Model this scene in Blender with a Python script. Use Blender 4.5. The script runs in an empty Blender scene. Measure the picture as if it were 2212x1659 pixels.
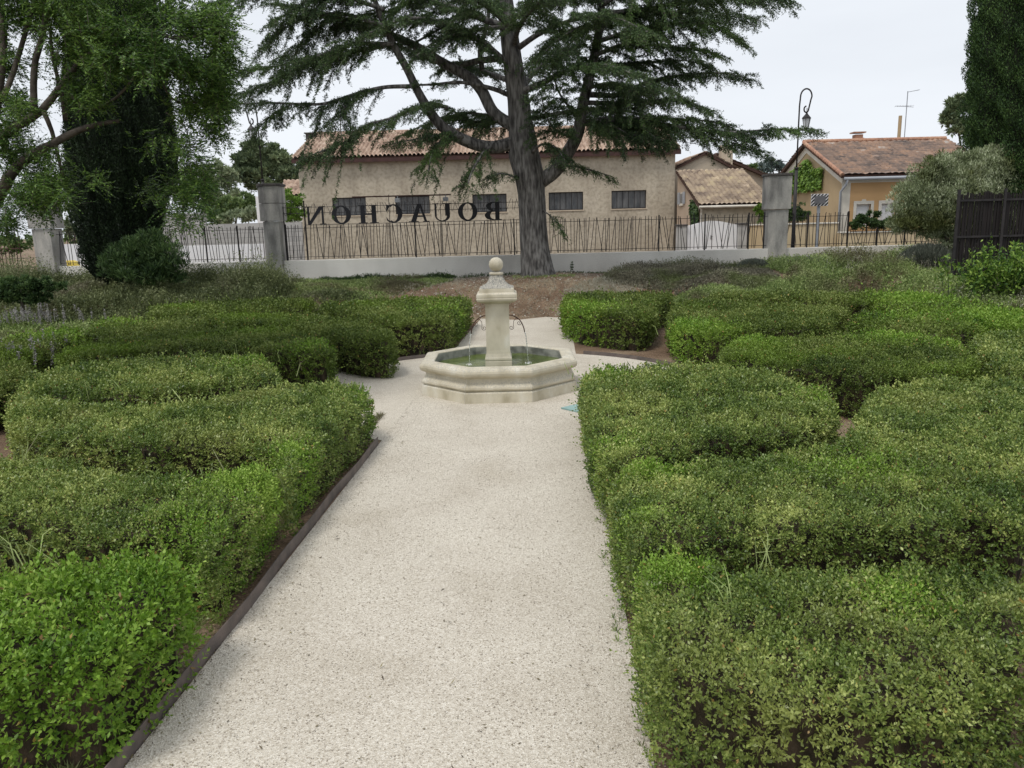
import bpy, math
import numpy as np
from mathutils import Vector, Matrix
R = math.radians
sc = bpy.context.scene
COL = sc.collection
# ------------------------------------------------------------ camera, world, sun, exposure
F = 1660.0; PITCH = R(11.6); ROLL = R(-1.45); CH = 2.0      # F in photo-view pixels (2212 wide)
cd = bpy.data.cameras.new('camera'); cam = bpy.data.objects.new('camera', cd); COL.objects.link(cam)
cd.sensor_width = 36; cd.lens = 36 * F / 2212; cd.clip_start = 0.05; cd.clip_end = 3000
cam.matrix_world = Matrix.Translation((0, 0, CH)) @ Matrix.Rotation(math.pi / 2 - PITCH, 4, 'X') @ Matrix.Rotation(ROLL, 4, 'Z')
sc.camera = cam
SUN_EL, SUN_AZ = R(64), R(222)      # azimuth from +Y clockwise: behind the camera, to its left
w = bpy.data.worlds.new('World'); sc.world = w; w.use_nodes = True
nt = w.node_tree; nt.nodes.clear()
sky = nt.nodes.new('ShaderNodeTexSky'); sky.sky_type = 'NISHITA'; sky.sun_disc = False
sky.sun_elevation = SUN_EL; sky.sun_rotation = SUN_AZ; sky.dust_density = 4.0
tc = nt.nodes.new('ShaderNodeTexCoord'); mp = nt.nodes.new('ShaderNodeMapping'); mp.inputs['Scale'].default_value = (1.2, 1.2, 5)
nz = nt.nodes.new('ShaderNodeTexNoise'); nz.inputs['Scale'].default_value = 1.6; nz.inputs['Detail'].default_value = 5
rp = nt.nodes.new('ShaderNodeValToRGB')
rp.color_ramp.elements[0].position = 0.25; rp.color_ramp.elements[0].color = (0.71, 0.745, 0.795, 1)
rp.color_ramp.elements[1].position = 0.75; rp.color_ramp.elements[1].color = (0.83, 0.865, 0.915, 1)
sc10 = nt.nodes.new('ShaderNodeVectorMath'); sc10.operation = 'SCALE'; sc10.inputs['Scale'].default_value = 10.0
mx = nt.nodes.new('ShaderNodeMix'); mx.data_type = 'RGBA'; mx.inputs[0].default_value = 0.93
bg = nt.nodes.new('ShaderNodeBackground'); bg.inputs[1].default_value = 0.10
wo = nt.nodes.new('ShaderNodeOutputWorld')
L = nt.links.new
L(tc.outputs['Generated'], mp.inputs[0]); L(mp.outputs[0], nz.inputs['Vector']); L(nz.outputs['Fac'], rp.inputs[0])
L(rp.outputs[0], sc10.inputs[0]); L(sky.outputs[0], mx.inputs[6]); L(sc10.outputs[0], mx.inputs[7])
L(mx.outputs[2], bg.inputs[0]); L(bg.outputs[0], wo.inputs[0])
sd = bpy.data.lights.new('sun', 'SUN'); so = bpy.data.objects.new('sun', sd); COL.objects.link(so)
sd.energy = 1.7; sd.angle = R(14); sd.color = (1.0, 0.96, 0.9)
sdir = Vector((math.sin(SUN_AZ) * math.cos(SUN_EL), math.cos(SUN_AZ) * math.cos(SUN_EL), math.sin(SUN_EL)))
so.rotation_euler = sdir.to_track_quat('Z', 'Y').to_euler()
sc.view_settings.view_transform = 'Standard'; sc.view_settings.look = 'None'
sc.view_settings.exposure = 0.22; sc.view_settings.gamma = 1.0
sc.cycles.max_bounces = 6; sc.cycles.diffuse_bounces = 3; sc.cycles.transparent_max_bounces = 8
rng = np.random.default_rng(7)

# ------------------------------------------------------------ photo pixel -> point helpers
_M = np.array(cam.matrix_world.to_3x3())
def _ray(u, v): return _M @ np.array([(u - 1106) / F, -(v - 829.5) / F, -1.0])
def AT(u, v, y):                    # the point seen at pixel (u, v) that stands y metres away
    d = _ray(u, v); return np.array([0, 0, CH]) + d * (y / d[1])
def ATZ(u, v, z):                   # the point seen at pixel (u, v) at height z
    d = _ray(u, v); return np.array([0, 0, CH]) + d * ((z - CH) / d[2])

# ------------------------------------------------------------ object helpers
def tag(o, label=None, cat=None, group=None, kind=None):
    if label: o['label'] = label
    if cat: o['category'] = cat
    if group: o['group'] = group
    if kind: o['kind'] = kind
    return o
def thing(name, loc, label, cat, group=None):
    o = bpy.data.objects.new(name, None); COL.objects.link(o); o.location = loc
    o.empty_display_size = 0.2
    return tag(o, label, cat, group)
def mesh_np(name, V, Fq, mat, parent=None, attr=None, smooth=False):
    """fast mesh: V (n,3), Fq (m,k) with all faces k-sided"""
    me = bpy.data.meshes.new(name); V = np.asarray(V, np.float32); Fq = np.asarray(Fq, np.int32)
    n, (m, k) = len(V), Fq.shape
    off = np.zeros(3, np.float32)
    if parent is not None: off = np.array(pos_of(parent), np.float32); V = V - off
    me.vertices.add(n); me.vertices.foreach_set('co', V.ravel())
    me.loops.add(m * k); me.loops.foreach_set('vertex_index', Fq.ravel())
    me.polygons.add(m); me.polygons.foreach_set('loop_start', np.arange(0, m * k, k, dtype=np.int32))
    me.polygons.foreach_set('loop_total', np.full(m, k, np.int32))
    if smooth: me.polygons.foreach_set('use_smooth', np.ones(m, bool))
    me.update(calc_edges=True)
    if attr is not None:
        a = me.attributes.new('rnd', 'FLOAT', 'FACE'); a.data.foreach_set('value', np.asarray(attr, np.float32))
    if mat: me.materials.append(mat)
    o = bpy.data.objects.new(name, me); COL.objects.link(o)
    if parent is not None: o.parent = parent
    return o
def pos_of(o):
    p = Vector((0, 0, 0))
    while o is not None: p = p + o.location; o = o.parent
    return p
class MB:
    def __init__(s): s.v = []; s.f = []
    def add(s, vs, fs):
        b = len(s.v); s.v += [tuple(map(float, p)) for p in vs]; s.f += [tuple(i + b for i in f) for f in fs]; return s
    def box(s, a, b):
        x0, y0, z0 = a; x1, y1, z1 = b
        return s.add([(x0, y0, z0), (x1, y0, z0), (x1, y1, z0), (x0, y1, z0), (x0, y0, z1), (x1, y0, z1), (x1, y1, z1), (x0, y1, z1)],
                     [(0, 3, 2, 1), (4, 5, 6, 7), (0, 1, 5, 4), (1, 2, 6, 5), (2, 3, 7, 6), (3, 0, 4, 7)])
    def tube(s, pts, rad, n=8, cap=True):
        pts = [np.array(p, float) for p in pts]
        if np.isscalar(rad): rad = [rad] * len(pts)
        vs = []; ref = None
        for i, p in enumerate(pts):
            t = pts[min(i + 1, len(pts) - 1)] - pts[max(i - 1, 0)]; t /= np.linalg.norm(t) + 1e-9
            if ref is None: ref = np.array([0, 0, 1.]) if abs(t[2]) < .9 else np.array([1., 0, 0])
            a = np.cross(t, ref); a /= np.linalg.norm(a) + 1e-9; b = np.cross(a, t); ref = b
            for k in range(n):
                q = 2 * math.pi * k / n; vs.append(p + rad[i] * (math.cos(q) * a + math.sin(q) * b))
        fs = [(i * n + k, i * n + (k + 1) % n, (i + 1) * n + (k + 1) % n, (i + 1) * n + k) for i in range(len(pts) - 1) for k in range(n)]
        if cap: fs += [tuple(range(n))[::-1], tuple((len(pts) - 1) * n + k for k in range(n))]
        return s.add(vs, fs)
    def prism(s, poly, z0, z1):
        n = len(poly); vs = [(x, y, z0) for x, y in poly] + [(x, y, z1) for x, y in poly]
        return s.add(vs, [tuple(range(n))[::-1], tuple(range(n, 2 * n))] + [(i, (i + 1) % n, n + (i + 1) % n, n + i) for i in range(n)])
    def prism_y(s, poly, y0, y1):    # polygon in x,z
        n = len(poly); vs = [(x, y0, z) for x, z in poly] + [(x, y1, z) for x, z in poly]
        return s.add(vs, [tuple(range(n)), tuple(range(n, 2 * n))[::-1]] + [((i + 1) % n, i, n + i, n + (i + 1) % n) for i in range(n)])
    def prism_x(s, poly, x0, x1):    # polygon in y,z
        n = len(poly); vs = [(x0, y, z) for y, z in poly] + [(x1, y, z) for y, z in poly]
        return s.add(vs, [tuple(range(n))[::-1], tuple(range(n, 2 * n))] + [(i, (i + 1) % n, n + (i + 1) % n, n + i) for i in range(n)])
    def rings(s, rings, close=True, cap0=False, cap1=False):   # list of equal-length loops
        n = len(rings[0]); vs = [p for r in rings for p in r]
        fs = [(i * n + k, i * n + (k + 1) % n, (i + 1) * n + (k + 1) % n, (i + 1) * n + k) for i in range(len(rings) - 1) for k in range(n if close else n - 1)]
        if cap0: fs.append(tuple(range(n))[::-1])
        if cap1: fs.append(tuple((len(rings) - 1) * n + k for k in range(n)))
        return s.add(vs, fs)
    def obj(s, name, mat, parent=None, smooth=False, bevel=0, tagargs=None):
        me = bpy.data.meshes.new(name)
        off = np.array(pos_of(parent)) if parent is not None else np.zeros(3)
        me.from_pydata([tuple(np.array(p) - off) for p in s.v], [], s.f); me.update()
        if smooth:
            me.polygons.foreach_set('use_smooth', np.ones(len(me.polygons), bool))
        if mat: me.materials.append(mat)
        o = bpy.data.objects.new(name, me); COL.objects.link(o)
        if parent is not None: o.parent = parent
        if bevel:
            m = o.modifiers.new('bevel', 'BEVEL'); m.width = bevel; m.segments = 2; m.limit_method = 'ANGLE'
        if tagargs: tag(o, *tagargs)
        return o

# ------------------------------------------------------------ materials
def newmat(name):
    m = bpy.data.materials.new(name); m.use_nodes = True; t = m.node_tree; t.nodes.clear()
    return m, t, t.nodes.new, t.links.new
def ramp(N, stops):
    r = N('ShaderNodeValToRGB'); e = r.color_ramp.elements
    while len(e) < len(stops): e.new(0.5)
    for i, (p, c) in enumerate(stops): e[i].position = p; e[i].color = (*c, 1)
    return r
def mat(name, c1, c2=None, scale=3.0, rough=0.85, bump=0.0, bscale=None, detail=6, c3=None, stretch=(1, 1, 1), metal=0.0, lo=0.35, hi=0.65, spec=0.3, fine=0.0):
    m, t, N, K = newmat(name); p = N('ShaderNodeBsdfPrincipled'); o = N('ShaderNodeOutputMaterial'); K(p.outputs[0], o.inputs[0])
    p.inputs['Roughness'].default_value = rough; p.inputs['Metallic'].default_value = metal; p.inputs['Specular IOR Level'].default_value = spec
    g = N('ShaderNodeNewGeometry'); mp = N('ShaderNodeMapping'); mp.inputs['Scale'].default_value = stretch; K(g.outputs['Position'], mp.inputs[0])
    c2 = c2 or c1
    n = N('ShaderNodeTexNoise'); n.inputs['Scale'].default_value = scale; n.inputs['Detail'].default_value = detail; K(mp.outputs[0], n.inputs['Vector'])
    st = [(lo, c1), (hi, c2)] if c3 is None else [(lo, c1), ((lo + hi) / 2, c2), (hi, c3)]
    r = ramp(N, st); K(n.outputs['Fac'], r.inputs[0]); cout = r.outputs[0]
    if fine:
        n3 = N('ShaderNodeTexNoise'); n3.inputs['Scale'].default_value = (bscale or 40); n3.inputs['Detail'].default_value = 3; K(mp.outputs[0], n3.inputs['Vector'])
        r3 = ramp(N, [(0.35, (1 - fine,) * 3), (0.65, (1 + fine,) * 3)]); K(n3.outputs['Fac'], r3.inputs[0])
        mm = N('ShaderNodeMix'); mm.data_type = 'RGBA'; mm.blend_type = 'MULTIPLY'; mm.inputs[0].default_value = 1
        K(cout, mm.inputs[6]); K(r3.outputs[0], mm.inputs[7]); cout = mm.outputs[2]
    K(cout, p.inputs['Base Color'])
    if bump:
        n2 = N('ShaderNodeTexNoise'); n2.inputs['Scale'].default_value = bscale or scale * 8; n2.inputs['Detail'].default_value = 6; K(mp.outputs[0], n2.inputs['Vector'])
        b = N('ShaderNodeBump'); b.inputs['Strength'].default_value = bump; b.inputs['Distance'].default_value = 0.02; K(n2.outputs['Fac'], b.inputs['Height']); K(b.outputs[0], p.inputs['Normal'])
    return m
def leafmat(name, dark, mid, light, pscale=1.2, alt=None, altscale=0.8, rough=0.5, trans=0.25, spec=0.35, altlo=0.5, althi=0.62):
    """leaf colours vary leaf by leaf (attribute rnd) and in patches (noise in the plant)"""
    m, t, N, K = newmat(name); p = N('ShaderNodeBsdfPrincipled'); o = N('ShaderNodeOutputMaterial')
    a = N('ShaderNodeAttribute'); a.attribute_name = 'rnd'; g = N('ShaderNodeNewGeometry')
    n = N('ShaderNodeTexNoise'); n.inputs['Scale'].default_value = pscale; n.inputs['Detail'].default_value = 4; K(g.outputs['Position'], n.inputs['Vector'])
    ma = N('ShaderNodeMath'); ma.operation = 'MULTIPLY_ADD'; ma.inputs[1].default_value = 1.5; K(n.outputs['Fac'], ma.inputs[0])
    mb = N('ShaderNodeMath'); mb.operation = 'SUBTRACT'; K(a.outputs['Fac'], mb.inputs[0]); mb.inputs[1].default_value = 0.75; K(mb.outputs[0], ma.inputs[2])
    r = ramp(N, [(0.0, dark), (0.5, mid), (1.0, light)]); K(ma.outputs[0], r.inputs[0]); cout = r.outputs[0]
    if alt:
        n2 = N('ShaderNodeTexNoise'); n2.inputs['Scale'].default_value = altscale; n2.inputs['Detail'].default_value = 3
        mpp = N('ShaderNodeMapping'); mpp.inputs['Location'].default_value = (7.3, 2.1, 4.4); K(g.outputs['Position'], mpp.inputs[0]); K(mpp.outputs[0], n2.inputs['Vector'])
        r2 = ramp(N, [(altlo, (0, 0, 0)), (althi, (1, 1, 1))]); K(n2.outputs['Fac'], r2.inputs[0])
        mm = N('ShaderNodeMix'); mm.data_type = 'RGBA'; K(r2.outputs[0], mm.inputs[0]); K(cout, mm.inputs[6])
        hv = N('ShaderNodeMix'); hv.data_type = 'RGBA'; K(a.outputs['Fac'], hv.inputs[0]); hv.inputs[6].default_value = (*[c * .75 for c in alt], 1); hv.inputs[7].default_value = (*[c * 1.3 for c in alt], 1)
        K(hv.outputs[2], mm.inputs[7]); cout = mm.outputs[2]
    K(cout, p.inputs['Base Color']); p.inputs['Roughness'].default_value = rough; p.inputs['Specular IOR Level'].default_value = spec
    if trans:
        tr = N('ShaderNodeBsdfTranslucent'); K(cout, tr.inputs[0]); ms = N('ShaderNodeMixShader'); ms.inputs[0].default_value = trans
        K(p.outputs[0], ms.inputs[1]); K(tr.outputs[0], ms.inputs[2]); K(ms.outputs[0], o.inputs[0])
    else: K(p.outputs[0], o.inputs[0])
    return m
M = {}
M['steel'] = mat('rusty_steel', (0.10, 0.085, 0.078), (0.17, 0.135, 0.12), scale=9, rough=0.6, spec=0.4, bump=0.2)
M['iron'] = mat('dark_iron', (0.018, 0.017, 0.018), (0.035, 0.03, 0.03), scale=6, rough=0.5)
M['rustiron'] = mat('rust_iron', (0.045, 0.025, 0.02), (0.09, 0.045, 0.032), scale=20, rough=0.7)
M['letter'] = mat('letter_black', (0.013, 0.014, 0.018), (0.022, 0.022, 0.028), rough=0.45)
M['beam'] = mat('red_beam', (0.05, 0.025, 0.022), (0.075, 0.035, 0.03), rough=0.6)
M['concrete'] = mat('concrete', (0.60, 0.58, 0.535), (0.72, 0.70, 0.65), scale=1.0, bump=0.15, bscale=60, c3=(0.80, 0.78, 0.73), stretch=(1, 1, .6), fine=.08)
M['pillar'] = mat('pillar_concrete', (0.20, 0.195, 0.185), (0.36, 0.35, 0.325), scale=2.2, bump=0.2, bscale=50, c3=(0.50, 0.48, 0.44), stretch=(1.4, 1.4, .5), fine=.1)
M['pillarcap'] = mat('weathered_cap', (0.06, 0.055, 0.055), (0.13, 0.12, 0.11), scale=8, bump=0.2)
M['block'] = mat('grey_block', (0.35, 0.345, 0.33), (0.46, 0.45, 0.43), scale=2, bump=0.2, bscale=30)
M['white'] = mat('white_paint', (0.74, 0.74, 0.74), (0.82, 0.82, 0.83), scale=1.5, rough=0.6)
def stuccomat():
    m, t, N, K = newmat('beige_render'); p = N('ShaderNodeBsdfPrincipled'); o = N('ShaderNodeOutputMaterial'); K(p.outputs[0], o.inputs[0]); p.inputs['Roughness'].default_value = .9; g = N('ShaderNodeNewGeometry')
    n = N('ShaderNodeTexNoise'); n.inputs['Scale'].default_value = .6; n.inputs['Detail'].default_value = 8; K(g.outputs['Position'], n.inputs['Vector'])
    r = ramp(N, [(.3, (0.37, 0.325, 0.255)), (.5, (0.47, 0.415, 0.325)), (.7, (0.53, 0.475, 0.38))]); K(n.outputs['Fac'], r.inputs[0])
    mp = N('ShaderNodeMapping'); mp.inputs['Scale'].default_value = (1.0, 1.0, .28); K(g.outputs['Position'], mp.inputs[0]); n2 = N('ShaderNodeTexNoise'); n2.inputs['Scale'].default_value = 1.4; n2.inputs['Detail'].default_value = 6; K(mp.outputs[0], n2.inputs['Vector'])
    r2 = ramp(N, [(.34, (.86, .85, .84)), (.5, (1, 1, 1)), (.7, (1.04, 1.04, 1.03))]); K(n2.outputs['Fac'], r2.inputs[0])
    n3 = N('ShaderNodeTexNoise'); n3.inputs['Scale'].default_value = 6.5; n3.inputs['Detail'].default_value = 5; K(g.outputs['Position'], n3.inputs['Vector']); r3 = ramp(N, [(.38, (.84, .83, .82)), (.55, (1.04, 1.04, 1.04))]); K(n3.outputs['Fac'], r3.inputs[0])
    a = N('ShaderNodeMix'); a.data_type = 'RGBA'; a.blend_type = 'MULTIPLY'; a.inputs[0].default_value = 1; K(r.outputs[0], a.inputs[6]); K(r2.outputs[0], a.inputs[7])
    b = N('ShaderNodeMix'); b.data_type = 'RGBA'; b.blend_type = 'MULTIPLY'; b.inputs[0].default_value = 1; K(a.outputs[2], b.inputs[6]); K(r3.outputs[0], b.inputs[7]); K(b.outputs[2], p.inputs['Base Color'])
    bu = N('ShaderNodeBump'); bu.inputs['Strength'].default_value = .8; bu.inputs['Distance'].default_value = .03; K(n3.outputs['Fac'], bu.inputs['Height']); K(bu.outputs[0], p.inputs['Normal']); return m
M['stucco'] = stuccomat()
M['stucco2'] = mat('pale_render', (0.50, 0.42, 0.32), (0.58, 0.49, 0.38), scale=0.8, bump=0.3, bscale=14)
M['pinkwall'] = mat('pink_beige_render', (0.46, 0.36, 0.27), (0.52, 0.41, 0.32), scale=0.8, bump=0.2, bscale=14)
M['ochre'] = mat('ochre_render', (0.52, 0.325, 0.155), (0.60, 0.375, 0.185), scale=0.8, bump=0.1, bscale=20)
M['ochre2'] = mat('weathered_ochre', (0.40, 0.30, 0.18), (0.48, 0.36, 0.215), scale=1.0, bump=0.1, bscale=20)
M['cream'] = mat('cream_trim', (0.62, 0.58, 0.50), (0.74, 0.70, 0.62), scale=2.0, rough=.8)
M['lowwall'] = mat('sand_wall', (0.53, 0.42, 0.26), (0.60, 0.48, 0.31), scale=1.2, bump=0.3, bscale=18)
M['glass'] = mat('dusty_glass', (0.05, 0.055, 0.06), (0.13, 0.13, 0.13), scale=1.8, rough=0.25, spec=0.6, stretch=(3, 1, .7))
M['shutter'] = mat('grey_shutter', (0.33, 0.35, 0.38), (0.38, 0.40, 0.43), rough=0.6)
M['grey'] = mat('galvanised', (0.28, 0.30, 0.33), (0.34, 0.36, 0.39), rough=0.5)
M["mirror"] = mat('dull_mirror', (0.15, 0.15, 0.16), (0.20, 0.20, 0.21), rough=0.3, scale=4)
M['black'] = mat('black_paint', (0.02, 0.02, 0.02), rough=0.6)
M['teal'] = mat('teal_plastic', (0.22, 0.35, 0.335), (0.28, 0.41, 0.39), scale=5, rough=0.6, bump=.1)
M['darkslat'] = mat('dark_brown_slat', (0.008, 0.0065, 0.0065), (0.019, 0.014, 0.0135), scale=5, rough=0.7, stretch=(6, 6, .5))
M['bark'] = mat('cedar_bark', (0.045, 0.042, 0.040), (0.125, 0.118, 0.110), scale=11, bump=1.0, bscale=22, c3=(0.22, 0.212, 0.20), stretch=(1.5, 1.5, .30), detail=9)
M['bark2'] = mat('brown_bark', (0.05, 0.042, 0.034), (0.13, 0.11, 0.09), scale=8, bump=.8, bscale=25, stretch=(1, 1, 1))
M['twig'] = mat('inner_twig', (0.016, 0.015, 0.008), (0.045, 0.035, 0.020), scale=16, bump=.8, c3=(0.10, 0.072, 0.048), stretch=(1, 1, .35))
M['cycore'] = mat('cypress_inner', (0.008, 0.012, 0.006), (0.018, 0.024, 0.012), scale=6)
M['stone'] = mat('pale_stone', (0.38, 0.34, 0.26), (0.60, 0.54, 0.42), scale=2.6, bump=0.3, bscale=60, c3=(0.66, 0.61, 0.50), fine=.06, lo=.3, hi=.62)
# tiles
def tilemat(name, cols, sx=5.0, sy=3.0, bump=.2):
    m, t, N, K = newmat(name); p = N('ShaderNodeBsdfPrincipled'); o = N('ShaderNodeOutputMaterial'); K(p.outputs[0], o.inputs[0]); p.inputs['Roughness'].default_value = .85
    g = N('ShaderNodeNewGeometry'); mp = N('ShaderNodeMapping'); mp.inputs['Scale'].default_value = (sx, sy, 0.01); K(g.outputs['Position'], mp.inputs[0])
    sn = N('ShaderNodeVectorMath'); sn.operation = 'FLOOR'; K(mp.outputs[0], sn.inputs[0])
    wn = N('ShaderNodeTexWhiteNoise'); K(sn.outputs[0], wn.inputs[0])
    n = N('ShaderNodeTexNoise'); n.inputs['Scale'].default_value = 1.3; n.inputs['Detail'].default_value = 8; K(g.outputs['Position'], n.inputs['Vector'])
    a = N('ShaderNodeMath'); a.operation = 'MULTIPLY_ADD'; a.inputs[1].default_value = .45; K(wn.outputs['Value'], a.inputs[0])
    b = N('ShaderNodeMath'); b.operation = 'MULTIPLY_ADD'; b.inputs[1].default_value = 1.6; b.inputs[2].default_value = -.52; K(n.outputs['Fac'], b.inputs[0]); K(b.outputs[0], a.inputs[2])
    r = ramp(N, cols); K(a.outputs[0], r.inputs[0]); K(r.outputs[0], p.inputs['Base Color'])
    return m
M['tile'] = tilemat('clay_tile', [(0.0, (0.20, 0.135, 0.105)), (0.35, (0.38, 0.265, 0.20)), (0.6, (0.49, 0.36, 0.275)), (1.0, (0.62, 0.50, 0.40))], 4.76, 2.8)
M['tile2'] = tilemat('mossy_tile', [(0.0, (0.16, 0.12, 0.095)), (0.4, (0.33, 0.255, 0.19)), (0.7, (0.45, 0.355, 0.25)), (1.0, (0.52, 0.43, 0.27))], 4.76, 2.8)
M['tile3'] = tilemat('old_red_tile', [(0.0, (0.10, 0.085, 0.08)), (0.3, (0.20, 0.15, 0.125)), (0.6, (0.30, 0.205, 0.155)), (0.85, (0.38, 0.24, 0.165)), (1.0, (0.48, 0.44, 0.40))], 4.0, 6.0)
# leaves
M['box'] = leafmat('box_leaf', (0.044, 0.090, 0.014), (0.172, 0.248, 0.048), (0.50, 0.55, 0.17), pscale=1.7, rough=.42, spec=.5, alt=(0.25, 0.29, 0.075), altscale=1.3, altlo=.56, althi=.72)
M['boxbright'] = leafmat('bright_leaf', (0.060, 0.135, 0.014), (0.165, 0.30, 0.028), (0.33, 0.46, 0.085), pscale=2.2)
M['boxfar'] = leafmat('far_box_leaf', (0.042, 0.075, 0.012), (0.125, 0.178, 0.032), (0.27, 0.32, 0.09), pscale=1.1, alt=(0.16, 0.25, 0.03), altscale=.5, altlo=.52, althi=.64)
M['cedar'] = leafmat('cedar_needle', (0.026, 0.050, 0.024), (0.060, 0.108, 0.042), (0.125, 0.195, 0.062), pscale=.9, alt=(0.12, 0.21, 0.055), altscale=.7, altlo=.58, althi=.72, trans=.15, rough=.6)
M['ash'] = leafmat('compound_leaf', (0.022, 0.056, 0.012), (0.062, 0.128, 0.023), (0.195, 0.315, 0.065), pscale=1.2, trans=.35)
M['cypress'] = leafmat('shaded_cypress_scale', (0.006, 0.013, 0.006), (0.012, 0.026, 0.009), (0.025, 0.048, 0.014), pscale=1.8, trans=.08, rough=.7)  # left cypress: its shade is put into these near-black leaf colours
M['cypress_lit'] = leafmat('lit_cypress_scale', (0.014, 0.036, 0.010), (0.038, 0.084, 0.019), (0.085, 0.150, 0.035), pscale=1.8, trans=.08, rough=.7)  # right cypress: same foliage, with the light on it put into the green
M['olive'] = leafmat('olive_leaf', (0.13, 0.165, 0.075), (0.29, 0.345, 0.18), (0.58, 0.63, 0.43), pscale=2, trans=.15, alt=(0.12, 0.14, 0.045), altscale=1.2)
M['lav'] = leafmat('lavender_leaf', (0.08, 0.095, 0.075), (0.17, 0.19, 0.15), (0.28, 0.30, 0.24), pscale=3, trans=.1)
M['grass'] = leafmat('weed_leaf', (0.09, 0.145, 0.04), (0.235, 0.32, 0.095), (0.42, 0.50, 0.20), pscale=1.0, alt=(0.16, 0.15, 0.08), altscale=.6)
M['dry'] = leafmat('dull_weed', (0.060, 0.080, 0.030), (0.145, 0.175, 0.070), (0.26, 0.29, 0.13), pscale=1.0, alt=(0.20, 0.185, 0.12), altscale=.8, altlo=.56, althi=.7)
M['dry2'] = leafmat('grey_brown_weed', (0.095, 0.090, 0.065), (0.20, 0.19, 0.13), (0.33, 0.31, 0.22), pscale=1.0, alt=(0.15, 0.18, 0.07), altscale=.7)
M['shrub'] = leafmat('shrub_leaf', (0.020, 0.045, 0.016), (0.05, 0.095, 0.03), (0.12, 0.19, 0.06), pscale=2)
M['ivy'] = leafmat('ivy_leaf', (0.07, 0.14, 0.02), (0.15, 0.27, 0.04), (0.26, 0.40, 0.08), pscale=2)
M['euph'] = leafmat('lush_leaf', (0.04, 0.10, 0.015), (0.13, 0.24, 0.03), (0.28, 0.40, 0.07), pscale=3)
M['pine'] = leafmat('pine_needle', (0.075, 0.11, 0.06), (0.16, 0.21, 0.105), (0.27, 0.33, 0.17), pscale=.5, trans=.1)  # far tree colours, pine to far green, lightened to paint in distance haze
M['pale'] = leafmat('pale_tree_leaf', (0.15, 0.19, 0.12), (0.27, 0.33, 0.19), (0.42, 0.48, 0.30), pscale=.5, trans=.3)
M['fartree'] = leafmat('far_green_leaf', (0.06, 0.105, 0.04), (0.14, 0.21, 0.075), (0.24, 0.32, 0.12), pscale=.5, trans=.2)
M['blue'] = leafmat('blue_spruce_leaf', (0.07, 0.10, 0.095), (0.13, 0.17, 0.16), (0.20, 0.25, 0.23), pscale=.5, trans=.1)
M['flower'] = leafmat('lilac_spike', (0.20, 0.19, 0.18), (0.28, 0.265, 0.255), (0.38, 0.365, 0.35), pscale=3, trans=.1)
M['seed'] = leafmat('dry_seed_head', (0.30, 0.28, 0.20), (0.45, 0.43, 0.34), (0.62, 0.60, 0.50), pscale=3, trans=.3)
M['litter'] = leafmat('leaf_litter', (0.05, 0.035, 0.02), (0.12, 0.09, 0.05), (0.20, 0.17, 0.07), pscale=3, trans=0)
M['deadleaf'] = leafmat('yellowed_leaf', (0.10, 0.055, 0.02), (0.26, 0.17, 0.05), (0.50, 0.42, 0.10), pscale=3, trans=.1)
M['pebble'] = leafmat('pebble', (0.32, 0.27, 0.22), (0.52, 0.47, 0.40), (0.75, 0.71, 0.64), pscale=3, trans=0, rough=.85)

# ------------------------------------------------------------ leaf clouds
def unit(a): return a / (np.linalg.norm(a, axis=-1, keepdims=True) + 1e-9)
def rvec(n, r=None): return unit((r or rng).normal(size=(n, 3)))
def leaves(P, D, S, Ln, Wd, fold=0.15):
    """rhombic leaves: base P, direction D, side S (unit), length Ln, width Wd -> verts, faces"""
    n = len(P); Ln = np.broadcast_to(Ln, n)[:, None]; Wd = np.broadcast_to(Wd, n)[:, None]
    S = unit(S - D * (S * D).sum(1, keepdims=True)); Nn = np.cross(D, S)
    V = np.empty((n, 4, 3)); up = Nn * Wd * fold
    V[:, 0] = P; V[:, 1] = P + D * Ln * .45 + S * Wd * .5 + up; V[:, 2] = P + D * Ln; V[:, 3] = P + D * Ln * .45 - S * Wd * .5 + up
    return V.reshape(-1, 3), np.arange(4 * n).reshape(n, 4)
def cloud(name, parts, matl, parent=None):
    V = []; Fc = []; A = []; b = 0
    for P, D, S, Ln, Wd in parts:
        v, f = leaves(P, D, S, Ln, Wd); V.append(v); Fc.append(f + b); b += len(v); A.append(rng.random(len(f)))
    return mesh_np(name, np.concatenate(V), np.concatenate(Fc), matl, parent, np.concatenate(A))
def blade_seg(P0, P1, W):
    """thin flat strips between two point arrays (grass stalks)"""
    D = P1 - P0; Ln = np.linalg.norm(D, axis=1); return (P0, unit(D), rvec(len(P0)), Ln, W)
_ph = np.random.default_rng(3)
_K = _ph.normal(size=(14, 2)); _K /= np.linalg.norm(_K, axis=1, keepdims=True); _FR = np.array([1.1, 1.7, 2.6, 3.5, 4.7, 6.1, 8, 10, 13, 16, 20, 25, 31, 38]); _P = _ph.random(14) * 6.28
def wob(x, y, lo=0, hi=14):
    s = 0
    for i in range(lo, hi): s = s + np.sin((_K[i, 0] * x + _K[i, 1] * y) * _FR[i] + _P[i])
    return s / math.sqrt((hi - lo) / 2) / 1.4

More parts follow.
